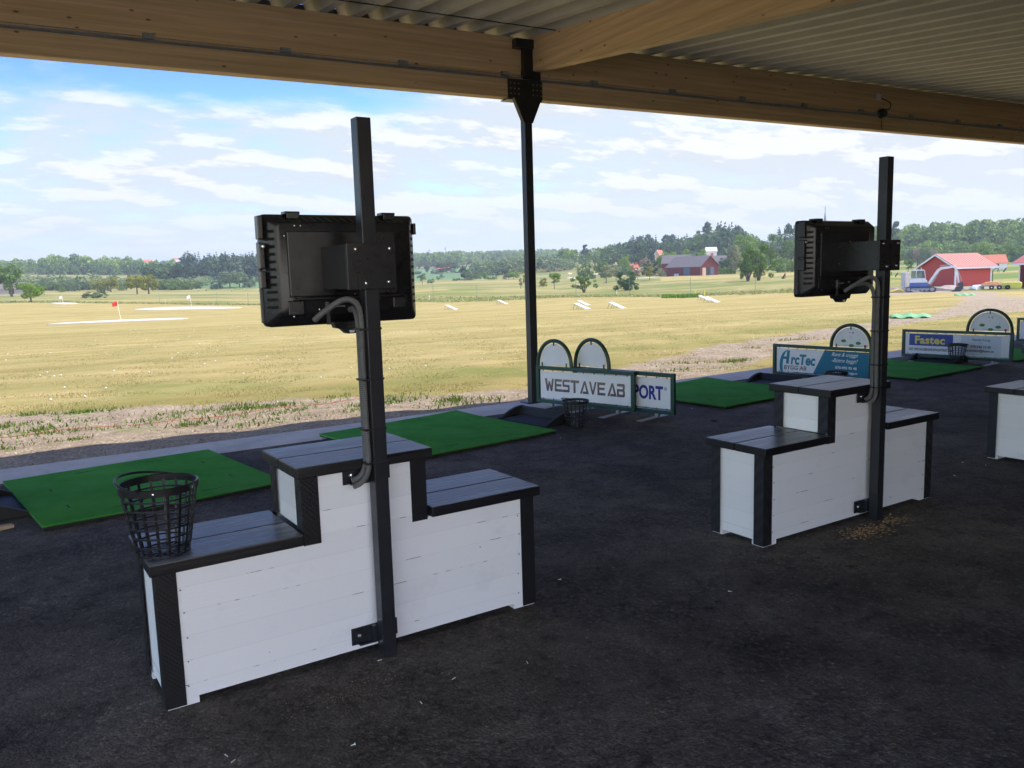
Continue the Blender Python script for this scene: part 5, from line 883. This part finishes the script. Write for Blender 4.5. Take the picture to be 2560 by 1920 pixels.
T('conical_tree', 'tall', G_DARK, 1069, 830, 664, 15, 'dark pointed tree in the hedge below the red roofed barn'); T('oak_tree', 'round', G_DARK, 1118, 800, 654, 42, 'large dark oak under the bright red barn roof'); T('hedge_tree', 'round', G_WILLOW, 1133, 770, 673, 12, 'small pale round bush right of the large dark oak'); T('hedge_tree', 'round', G_DARK, 1107, 765, 670, 15, 'dark round bush at the foot of the large dark oak'); T('hedge_bush', 'bush', G_WILLOW, 1090, 790, 671, 24, 'pale bush left of the large dark oak'); T('hedge_bush', 'bush', G_DARK, 1040, 800, 676, 36, 'dark low hedge at the right edge of the near monitor'); T('hedge_bush', 'bush', G_DARK, 1143, 780, 678, 14, 'dark small bush at the right end of the crop field hedge')
T('pointed_tree', 'tall', G_DARK, 1160, 530, 665, 26, 'dark pointed tree before the willow grove'); T('willow_tree', 'bush', G_WILLOW, 1176, 525, 667, 26, 'grey green tree right of the dark pointed tree'); T('willow_bush', 'bush', G_WILLOW, 1191, 530, 676, 22, 'pale arching bush left of the bright green bush')
for u, v, w in ((1141, 694, 20), (1162, 695, 18), (1177, 694, 14)): T('field_bush', 'bush', G_WILLOW, u, 500, v, w, 'low grey green bush at the crest of the rough', 'low bushes at the crest of the rough')
T('bright_tree', 'tall', G_LIGHT, 1212, 500, 680, 13, 'bright green narrow tree before the willow grove'); T('bright_bush', 'bush', G_LIGHT, 1221, 500, 690, 16, 'bright green bush beside the narrow bright tree'); T('yellow_bush', 'bush', G_YEL, 1236, 500, 688, 14, 'yellow green bush before the willow grove'); T('pale_bush', 'bush', G_PALE, 1261, 505, 690, 12, 'pale bush between two bright green trees'); T('bright_tree', 'round', G_LIGHT, 1284, 480, 679, 24, 'bright green round tree left of the steel column'); T('bright_tree', 'round', G_ROUND, 1271, 485, 682, 18, 'mid green tree beside the bright round tree')
T('sapling', 'young', G_PALE, 1301, 262, 694, 11, 'thin sapling left of the steel column'); T('sapling', 'young', G_YEL, 1313, 258, 687, 14, 'thin leaning sapling touching the steel column'); T('young_tree', 'young', G_LIGHT, 1385, 250, 681, 36, 'young light green tree with thin trunk right of the steel column', lod=0); T('yellow_bush', 'bush', G_YEL, 1357, 300, 690, 20, 'yellow green bush right behind the steel column')
T('branched_bush', 'open', G_ROUND, 1459, 170, 684, 66, 'large open branched bush with sunlit leaves', lod=0); T('round_bush', 'bush', G_DARK, 1565, 190, 671, 56, 'large dark round bush with yellowish top', lod=0)
T('pale_tree', 'young', G_PALE, 1515, 300, 663, 38, 'pale flowering tree left of the dark round bush', lod=0); T('pale_tree', 'young', G_PALE, 1540, 310, 666, 30, 'pale tree behind the dark round bush'); T('pink_tree', 'young', G_PINK, 1594, 310, 674, 32, 'pinkish pale tree right of the dark round bush'); T('linden_tree', 'young', G_YEL, 1624, 300, 665, 28, 'light green young tree with straight trunk near the barn', lod=0)
T('round_bush', 'bush', G_ROUND, 1462, 400, 655, 44, 'big rounded green bush group above the open branched bush'); T('round_tree', 'round', G_ROUND, 1503, 410, 652, 28, 'green round tree right of the big rounded bush'); T('garden_tree', 'round', G_LIGHT, 1562, 440, 637, 22, 'light green tree in front of the cottages'); T('garden_bush', 'bush', G_ROUND, 1573, 400, 659, 34, 'green bush below the red cottage'); T('garden_bush', 'bush', G_DARK, 1630, 390, 645, 46, 'dark bush group right of the red cottage'); T('pink_tree', 'round', G_PINK, 1613, 440, 644, 22, 'pinkish bush right of the red cottage'); T('garden_tree', 'round', G_LIGHT, 1668, 385, 627, 40, 'tall light green tree left of the barn', lod=0); T('garden_bush', 'bush', G_PALE, 1652, 350, 668, 22, 'pale bush left of the barn'); T('small_bush', 'bush', G_ROUND, 1670, 345, 681, 11, 'small clipped bush at the left end of the barn'); T('garden_bush', 'bush', G_ROUND, 1682, 360, 660, 18, 'green bush touching the left end of the barn')
T('large_tree', 'bush', G_LIGHT, 1735, 400, 613, 66, 'large dome shaped bright tree behind the barn', lod=0); T('birch_tree', 'tall', G_PALE, 1838, 345, 612, 40, 'slender pale birch right of the farmhouse', lod=0); T('birch_tree', 'tall', G_LIGHT, 1862, 355, 628, 34, 'light green birch behind the fairway trees'); T('large_tree', 'round', G_LIGHT, 1862, 430, 585, 50, 'tall bright broadleaf tree behind the fairway trees', lod=0); T('large_tree', 'round', G_ROUND, 1890, 440, 592, 40, 'green broadleaf tree beside the tall bright one'); T('large_tree', 'broad', G_ROUND, 1927, 450, 584, 66, 'very large round tree left of the second monitor', lod=0); T('large_tree', 'round', G_ROUND, 1978, 450, 598, 46, 'large green tree right behind the left edge of the second monitor'); T('dark_tree', 'round', G_DARK, 1816, 390, 640, 30, 'dark tree right of the farmhouse')
T('fairway_tree', 'broad', G_ROUND, 1870, 210, 628, 46, 'smaller multi stemmed tree on the fairway, left of a pair', lod=0, dz=.0); T('fairway_tree', 'broad', G_ROUND, 1897, 212, 608, 76, 'larger multi stemmed tree on the fairway, right of a pair', lod=0)
for u, v, w in ((1944, 638, 30), (1962, 640, 34), (1981, 646, 28), (1998, 643, 30), (2014, 645, 26)): T('hedge_bush', 'bush', G_LIGHT, u, 345, v, w, 'bright bush in the hedge row left of the second monitor', 'hedge bushes left of the second monitor')
T('orchard_tree', 'young', G_ROUND, 2271, 330, 648, 28, 'small dark round tree left of the excavator cab'); T('orchard_tree', 'bush', G_DARK, 2305, 340, 650, 24, 'dark tree behind the left eave of the red shed'); T('blossom_tree', 'round', G_WILLOW, 2279, 450, 618, 22, 'pale green tree below the far right wood'); T('blossom_tree', 'round', G_PINK, 2294, 445, 620, 20, 'pinkish tree below the far right wood, left one'); T('blossom_tree', 'round', G_PINK, 2330, 445, 619, 20, 'pinkish tree above the left roof slope of the red shed'); T('light_tree', 'round', G_WILLOW, 2313, 440, 616, 24, 'grey green tree between two pinkish trees'); T('light_tree', 'round', G_LIGHT, 2452, 440, 605, 38, 'light green tree above the right end of the red shed roof'); T('light_tree', 'bush', G_LIGHT, 2480, 430, 622, 26, 'light green bush right of the red shed roof'); T('light_tree', 'bush', G_LIGHT, 2506, 440, 620, 34, 'light green bush group left of the dark shed'); T('light_tree', 'round', G_ROUND, 2530, 445, 611, 40, 'green tree behind the left eave of the dark shed'); T('light_tree', 'bush', G_LIGHT, 2228, 420, 630, 34, 'light green bush between the second post and the orchard tree')
T('spruce_tree', 'spruce', G_SPR, 1845, 520, 573, 22, 'dark spruce with the highest tip left of the large round tree'); T('spruce_tree', 'spruce', G_SPR, 1640, 560, 592, 26, 'tall spruce above the orange house'); T('spruce_tree', 'spruce', G_SPR, 1696, 560, 594, 20, 'slim spruce above the left end of the barn'); T('tufted_pine', 'baretop', G_SPR, 1464, 640, 612, 26, 'tall tufted pine with bare trunk right of the steel column'); T('pine_tree', 'pine', G_DARK, 2236, 560, 556, 26, 'pine with open top on the right wood skyline beside the second post')
def hedge(name, label, u0, u1, r, vt, mat, d=1.6):
    rng = np.random.default_rng(5); V = []; n = 1600
    uu = rng.uniform(u0, u1, n); vs = []
    a, b = at(u0, r), at(u1, r); dx, dy = hdir((u0+u1)/2); f = rng.random(n); h0 = zat(a.x, a.y, vt)-a.z; h1 = zat(b.x, b.y, vt-(u1-u0)*.029)-b.z; side = rng.integers(0, 2, n); hh = h0+(h1-h0)*f
    off = np.where(side == 0, -d/2, rng.uniform(-d/2, d/2, n)); zz = np.where(side == 0, rng.random(n)*hh, hh)
    c = np.stack([a.x+(b.x-a.x)*f+dx*off, a.y+(b.y-a.y)*f+dy*off, a.z+(b.z-a.z)*f+zz], 1)+rng.normal(size=(n, 3))*.12; nn = np.where(side[:, None] == 0, np.array([[-dx, -dy, .3]]), np.array([[0, 0, 1.0]]))+rng.normal(size=(n, 3))*.4
    tag(link(name, mesh_np(name, leaves(c, nn, .38, rng), QUADS(n), [mat])), label, 'hedge')
hedge('clipped_hedge', 'low clipped bright hedge right of the barn', 1778, 1838, 350, 674, G_LIGHT, 2.5); hedge('clipped_hedge', 'long dark low hedge line left of the dark shed', 2490, 2575, 440, 638, G_DARK, 2)
# ------------------------------------------------------------------ far woods (each reads as one mass)
def wood(name, label, mat, items, kinds, n=110, leaf=.085, seed=1, under=0):
    rng = np.random.default_rng(seed); V = []; TI = []; pro = [(crown(k, seed*17+i, n, leaf*(.8 if k == 'spruce' else 1)), k) for i, k in enumerate(kinds)]
    for (u0, u1, r0, r1, cnt, h0, h1, wf) in items:
        for q in range(cnt):
            u = rng.uniform(u0, u1); r = rng.uniform(r0, r1); p = at(u, r); h = rng.uniform(h0, h1); P, k = pro[rng.integers(len(pro))]; w = h*wf*rng.uniform(.95, 1.5)*(.55 if k in ('spruce', 'pine', 'baretop') else 1); a = rng.uniform(0, 6.28); c, s = math.cos(a), math.sin(a)
            X = np.stack([(P[:, 0]*c-P[:, 1]*s)*w+p.x, (P[:, 0]*s+P[:, 1]*c)*w+p.y, P[:, 2]*h+p.z-.02*h], 1); V.append(X); TI.append(np.full(len(X), np.clip(rng.normal(.35, .3), 0, 1)))
    V = np.concatenate(V); me = mesh_np(name, V, QUADS(len(V)//4), [mat]); at_ = me.attributes.new('tint', 'FLOAT', 'POINT'); t = np.concatenate(TI).astype(np.float32)
    at_.data.foreach_set('value', t[:len(me.vertices)]); tag(link(name, me), label, 'wood', kind='stuff')
wood('left_thicket', 'grey green willow thicket across the low ground at the left', G_WILLOW, [(-260, 235, 545, 620, 80, 5, 9.5, 1.1), (235, 330, 560, 620, 16, 4, 6.5, 1.1), (330, 520, 560, 610, 34, 4.5, 7, 1.2)], ['bush', 'round', 'broad'], 200, .07, 2)
wood('left_wood', 'mixed broadleaf wood along the far left ridge', G_ROUND, [(-260, 440, 990, 1150, 330, 13, 19, .75), (130, 330, 1010, 1100, 50, 18, 24, .8)], ['round', 'broad', 'tall', 'bush'], 130, .09, 3)
wood('far_ridge_wood', 'dark bluish wood on the most distant ridge', G_DARK, [(-350, 700, 2200, 2700, 420, 14, 22, .8), (480, 1420, 1900, 2600, 420, 14, 24, .8), (1400, 2100, 1900, 2500, 200, 16, 24, .8)], ['round', 'spruce', 'broad', 'tall'], 70, .12, 4)
wood('spruce_wood', 'dark spruce wood left of the near monitor', G_SPR, [(462, 760, 640, 720, 130, 17, 22.5, .8), (740, 1010, 650, 740, 60, 16, 20, .8)], ['spruce', 'spruce', 'spruce', 'round'], 190, .07, 5)
wood('dark_grove', 'dark rounded grove at the left end of the spruce wood', G_DARK, [(372, 470, 640, 700, 40, 11, 15.5, .9)], ['round', 'broad', 'bush'], 180, .08, 6)
wood('middle_wood', 'broadleaf wood on the ridge in the middle of the photo', G_ROUND, [(1010, 1150, 1100, 1240, 80, 19, 25, .8), (1140, 1420, 1250, 1650, 190, 17, 25, .8)], ['round', 'broad', 'tall'], 140, .085, 7)
wood('willow_grove', 'grey green willow grove left of the steel column', G_WILLOW, [(1186, 1425, 600, 760, 95, 9, 14.5, .95)], ['round', 'bush', 'broad'], 220, .07, 8)
wood('pine_stand', 'thin pine stand with visible trunks right of the steel column', G_ROUND, [(1385, 1535, 640, 760, 46, 11, 16, .8)], ['tall', 'pine', 'tall'], 200, .065, 9)
wood('cottage_wood', 'dark mixed wood behind the cottages and the barn', G_DARK, [(1530, 1760, 590, 700, 75, 14, 20, .85), (1760, 1860, 560, 680, 30, 20, 25, .85)], ['round', 'broad', 'tall'], 200, .075, 10)
wood('cottage_spruces', 'row of dark spruces on the skyline behind the barn', G_SPR, [(1575, 1720, 600, 660, 26, 18, 23, .95), (1762, 1850, 540, 620, 22, 24, 29, .85), (1940, 2060, 560, 640, 24, 21, 27, .8)], ['spruce', 'pine', 'spruce'], 260, .06, 11)
wood('right_wood', 'tall bright broadleaf wood across the right side of the photo', G_ROUND, [(1960, 2800, 590, 660, 150, 19, 25, .75), (2100, 2800, 680, 800, 120, 19, 25, .75), (2180, 2800, 520, 570, 60, 9, 14, .8)], ['round', 'tall', 'broad', 'tall'], 330, .06, 12)
wood('right_wood_conifers', 'dark conifers scattered in the right wood', G_SPR, [(1960, 2760, 570, 640, 26, 15, 21, .9)], ['spruce'], 240, .065, 13)
# ------------------------------------------------------------------ grasses, weeds, litter
def blades(name, label, cat, pts, hs, ws, mat, rng):
    n = len(pts); a = rng.uniform(0, 2*PI, n); c, s = np.cos(a), np.sin(a); le = rng.normal(size=(n, 2))*hs[:, None]*.45; P = np.asarray(pts)
    b0 = P+np.stack([c*ws, s*ws, -.01*np.ones(n)], 1); b1 = P-np.stack([c*ws, s*ws, .01*np.ones(n)], 1); t0 = P+np.stack([le[:, 0]+c*ws*.15, le[:, 1]+s*ws*.15, hs], 1); t1 = P+np.stack([le[:, 0]-c*ws*.15, le[:, 1]-s*ws*.15, hs], 1)
    tag(link(name, mesh_np(name, np.stack([b0, b1, t1, t0], 1).reshape(-1, 3), QUADS(n), [mat])), label, cat, kind='stuff')
G_DRY = m_leaf('dry_grass', (.31, .265, .085), (.52, .43, .18), .4); G_WEED = m_leaf('weed_green', (.08, .15, .02), (.22, .31, .05), .35)
rng = np.random.default_rng(21)
n = 130000; uu = rng.uniform(-60, 2640, n); r = 10.5*np.exp(rng.random(n)**1.15*1.75); hx = np.array([hdir(u) for u in uu]); X = hx[:, 0]*r; Y = hx[:, 1]*r
yt = np.interp(X, [-30, -4, -.5, 2.9, 5, 6.8, 8.5], [14.5, 14.2, 13.7, 12.3, 11.0, 10.4, 9.9]); k = (Y > yt-.3+rng.normal(size=n)*.35) & (Y > 9.9+.09*np.maximum(X-8, 0)); X, Y, r = X[k], Y[k], r[k]; Z = terr_np(X, Y)
blades('short_grass', 'short dry grass of the range in front of the shelter', 'grass', np.stack([X, Y, Z], 1), rng.uniform(.006, .018, len(X)), .003+.0003*r, G_DRY, rng)
pts = []; 
for q in range(46):
    u = rng.uniform(-40, 900) if q < 34 else 0
    x0 = rng.uniform(-2, 5.2) if q < 34 else rng.uniform(6, 19); ytop = np.interp(x0, [-4, -.5, 2.9, 5, 6.8, 9, 19], [14.2, 13.7, 12.3, 11.0, 10.6, 11.2, 15.8]); y0 = rng.uniform(9.75 if q < 34 else ytop-1.2, ytop); m = int(rng.uniform(30, 130)); R = rng.uniform(.08, .26)
    pts.append(np.stack([x0+rng.normal(size=m)*R*1.4, y0+rng.normal(size=m)*R*.7, np.zeros(m)], 1))
pts = np.concatenate(pts); pts[:, 2] = terr_np(pts[:, 0], pts[:, 1]); blades('weeds', 'green weed tufts growing on the bare soil beside the concrete', 'weeds', pts, rng.uniform(.015, .055, len(pts)), rng.uniform(.008, .018, len(pts)), G_WEED, rng)
n = 9000; X = rng.uniform(-3, 9, n); yt = np.interp(X, [-4, -.5, 2.9, 5, 6.8, 9], [14, 13.4, 12.1, 10.9, 10.3, 9.9]); Y = 8.55+.045*X+rng.random(n)**1.2*(yt-8.5-.045*X); Z = terr_np(X, Y)+.006
cs = np.stack([X, Y, Z], 1); s = rng.uniform(.006, .022, n); tag(link('wood_chips', mesh_np('wood_chips', leaves(cs, np.array([[0, 0, 1.0]])+rng.normal(size=(n, 3))*.5, s, rng, .4), QUADS(n), [M['chipmix']] if 'chipmix' in M else [m_leaf('chip_mix', (.12, .09, .06), (.62, .52, .40), 0)])), 'wood chips and straw scattered over the bare soil', 'wood chips', kind='stuff')
n = 5200; uu = rng.uniform(-40, 2150, n); er = np.interp(uu, [0, 400, 640, 1100, 1400, 1700, 2000], [196, 186, 172, 126, 117, 111, 105])+rng.random(n)**1.5*22+.5; hx = np.array([hdir(u) for u in uu]); X, Y = hx[:, 0]*er, hx[:, 1]*er
blades('rough_grass', 'long rough grass behind the posts at the range edge', 'grass', np.stack([X, Y, terr_np(X, Y)], 1), rng.uniform(.08, .32, n), rng.uniform(.08, .2, n), m_leaf('rough_blade', (.20, .22, .06), (.44, .38, .16), .35), rng)
n = 700; uu = rng.uniform(1655, 1745, n); er = np.interp(uu, [1655, 1745], [109, 107])+rng.normal(size=n)*.9; hx = np.array([hdir(u) for u in uu]); X, Y = hx[:, 0]*er, hx[:, 1]*er; blades('bright_grass', 'patch of bright long grass below the barn at the range edge', 'grass', np.stack([X, Y, terr_np(X, Y)], 1), rng.uniform(.2, .5, n), rng.uniform(.1, .2, n), m_leaf('bright_blade', (.10, .2, .02), (.2, .33, .05), .3), rng)
n = 420; pts = np.concatenate([np.array([[4.22, 3.05, 0]])+rng.normal(size=(n, 3))*np.array([.10, .05, 0]), np.array([[4.56, 3.09, 0]])+rng.normal(size=(n//3, 3))*np.array([.06, .035, 0]), np.array([[.95, 2.93, 0]])+rng.normal(size=(160, 3))*np.array([.16, .05, 0])]); pts[:, 2] = .002+rng.random(len(pts))*.004
tag(link('sawdust', mesh_np('sawdust', leaves(pts, np.array([[0, 0, 1.0]])+rng.normal(size=(len(pts), 3))*.2, np.concatenate([rng.uniform(.004, .014, n+n//3), rng.uniform(.0015, .004, 160)]), rng, .5), QUADS(len(pts)), [M['sawdust']])), 'tan sawdust spilled on the asphalt around the posts', 'sawdust', kind='stuff')
n = 420; uu = rng.uniform(0, 2560, n); vv = 1050+rng.random(n)*860; pts = np.array([tuple(G(a, b, .002)) for a, b in zip(uu, vv)]); k = pts[:, 1] < 6.4; pts = pts[k]; tag(link('litter_specks', mesh_np('litter_specks', leaves(pts, np.array([[0, 0, 1.0]])+rng.normal(size=(len(pts), 3))*.2, rng.uniform(.0012, .0042, len(pts)), rng, .4), QUADS(len(pts)), [m_leaf('speck', (.2, .18, .14), (.6, .55, .46), 0)])), 'pale specks of grit and plant litter on the asphalt', 'litter', kind='stuff')
def tee_bits():
    mb = MB(); mb.tube([(0, 0, .004), (.035, 0, .005)], [.0025, .004], 6); a = mb.mesh('broken_tee', M['plastic_white']); mb = MB(); mb.tube([(0, 0, .005), (.02, 0, .006), (.03, 0, .008)], [.003, .004, .009], 7); b = mb.mesh('broken_tee', M['plastic_white'])
    for i, (u, v) in enumerate(((877, 1866), (570, 1893), (588, 1900), (1395, 1450), (1320, 1660), (955, 1650), (2403, 1156), (2465, 1164), (2390, 1190), (1400, 1095), (1470, 1030), (1520, 1012), (700, 1142), (707, 1137), (712, 1143), (1680, 1017), (1728, 1021), (1360, 1000), (1385, 1020), (1050, 1755), (1130, 1700), (1830, 1480))):
        if v < 1060 and False: continue
        o = link('broken_tee', b if i in (0, 3, 8) else a, None, G(u, v, 0), i*1.9); o.scale = (.55,)*3; tag(o, 'small broken pale tee lying on the asphalt', 'golf tee', 'broken tees on the asphalt')
tee_bits()
p = G(8, 1322, 0); mb = MB(); mb.prism([(-.09, 0), (.055, -.01), (.06, .02), (-.09, .03)], -.03, .03); tag(mb.build('wood_block', M['chip'], None, p, bevel=.003, rotz=.35), 'pale wooden offcut on the asphalt at the left edge', 'offcut')
p = G(1060, 1188, 0); mb = MB(); mb.lathe([(.028, .002), (.034, .002), (.034, .008), (.028, .008), (.028, .002)], 18); tag(mb.build('rubber_ring', M['rubber'], None, G(1784, 1053, 0)), 'small dark ring lying on the asphalt right of the sign boards', 'ring')
mb = MB(); mb.tube(bz([(x, np.interp(x, [-2, 0, 2, 4], [11.35, 11.0, 10.9, 11.25])+.05*math.sin(x*3), terr(x, 11)+.015+.01*math.sin(x*5)) for x in [-2.2+.4*i for i in range(17)]]), .004, 5); tag(mb.build('red_string', M['twine']), 'thin red string lying across the bare soil', 'string')
# ================================================================== LIGHT, SKY, HAZE
SUN = Vector((.80, -.13, 1.0)).normalized(); el = math.asin(SUN.z); rot = math.atan2(SUN.x, SUN.y)
sl = bpy.data.lights.new('sun', 'SUN'); sl.energy = 2.9; sl.angle = R_(.53); sl.color = (1, .95, .87); so = link('sun', sl, None, (0, 0, 60)); so.rotation_mode = 'QUATERNION'; so.rotation_quaternion = SUN.to_track_quat('Z', 'Y')
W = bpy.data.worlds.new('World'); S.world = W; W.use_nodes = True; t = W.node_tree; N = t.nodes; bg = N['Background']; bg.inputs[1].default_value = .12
class WN(NT):
    def __init__(s): s.t = t; s.n = N
w = WN(); sk = w.new('ShaderNodeTexSky', sky_type='NISHITA'); sk.sun_disc = False; sk.sun_elevation = el; sk.sun_rotation = rot; sk.air_density = 1.0; sk.dust_density = .6; sk.ozone_density = 2.5
tc = w.new('ShaderNodeTexCoord'); d = tc.outputs['Generated']; dx, dy, dz = (w.sep(d, k) for k in range(3))
zz = w.math('ADD', w.math('MAXIMUM', dz, 0), .20)
def pv_(k):
    px = w.math('DIVIDE', dx, w.math('ADD', zz, k)); py = w.math('DIVIDE', dy, w.math('ADD', zz, k)); cm = w.new('ShaderNodeCombineXYZ'); w.lk(px, cm.inputs[0]); w.lk(py, cm.inputs[1]); cm.inputs[2].default_value = 1.7
    mp = w.new('ShaderNodeMapping'); w.lk(cm.outputs[0], mp.inputs[0]); mp.inputs['Rotation'].default_value = (0, 0, R_(30)); mp.inputs['Scale'].default_value = (.8, 1.25, 1); mp.inputs['Location'].default_value = (SKX, SKY_, 0); return mp.outputs[0]
SKX, SKY_ = 1.3, 2.4
P, PU = pv_(0), pv_(.014)
n1 = w.noise(P, 3.0, 11, .60, .0); n1u = w.noise(PU, 3.0, 11, .60, .0); n2 = w.noise(P, .62, 3, .5)
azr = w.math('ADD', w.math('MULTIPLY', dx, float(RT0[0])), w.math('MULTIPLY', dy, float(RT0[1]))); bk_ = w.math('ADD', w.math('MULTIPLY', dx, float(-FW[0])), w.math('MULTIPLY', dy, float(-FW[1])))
dens = w.math('ADD', w.math('ADD', w.math('MULTIPLY', n1, .62), w.math('MULTIPLY', n2, .42)), w.math('MULTIPLY', azr, .20))
lowb = w.ramp(dz, [(0, (.29,)*3), (.14, (.29,)*3), (.18, (.26,)*3), (.212, (.09,)*3), (.25, (.02,)*3), (1, (.08,)*3)]); dens = w.math('SUBTRACT', w.math('ADD', dens, lowb), .065)
cov = w.ramp(dens, [(.50, (0, 0, 0)), (.56, (.22,)*3), (.66, (.8,)*3), (.78, (1, 1, 1))])
shd = w.fr(w.math('SUBTRACT', n1, n1u), -.075, .065)
ccol = w.mix(shd, (2.72, 2.92, 3.14), (3.62, 3.64, 3.66))
skyc = w.mix(1, sk.outputs[0], w.ramp(dz, [(0, (.72, .88, .95)), (.14, (.58, .84, 1)), (.23, (.42, .60, .92)), (.30, (.34, .46, .86))]), 'MULTIPLY'); c = w.mix(cov, skyc, ccol)
hz = w.ramp(dz, [(0, (1, 1, 1)), (.04, (.7,)*3), (.11, (.15,)*3), (.2, (0, 0, 0))]); c = w.mix(hz, c, (2.75, 3.05, 3.35))
c = w.mix(1, c, w.ramp(bk_, [(0, (1, 1, 1)), (.2, (2.6, 2.3, 1.9)), (.8, (6.2, 5.2, 4.0))]), 'MULTIPLY'); w.lk(c, bg.inputs[0])  # added fill: unseen sky behind the camera brightened and warmed to light the shelter
HAZE = True
if HAZE:
    mb = MB(); mb.box(-9000, 9000, -9000, 9000, -60, 95); hm = bpy.data.materials.new('haze'); hm.use_nodes = True; hn = hm.node_tree.nodes; hn.remove(hn['Principled BSDF']); pv = hn.new('ShaderNodeVolumePrincipled'); pv.inputs['Density'].default_value = .00022; pv.inputs['Color'].default_value = (.80, .88, 1, 1); pv.inputs['Anisotropy'].default_value = .2; hm.node_tree.links.new(pv.outputs[0], hn['Material Output'].inputs['Volume'])
    tag(mb.build('haze', hm), kind='stuff')
S.view_settings.view_transform = 'Standard'; S.view_settings.look = 'None'; S.view_settings.exposure = 1.25; S.view_settings.gamma = 1
S.render.engine = 'CYCLES'; S.cycles.max_bounces = 10; S.cycles.diffuse_bounces = 5; S.cycles.transparent_max_bounces = 16; S.cycles.use_denoising = True; S.cycles.volume_bounces = 0
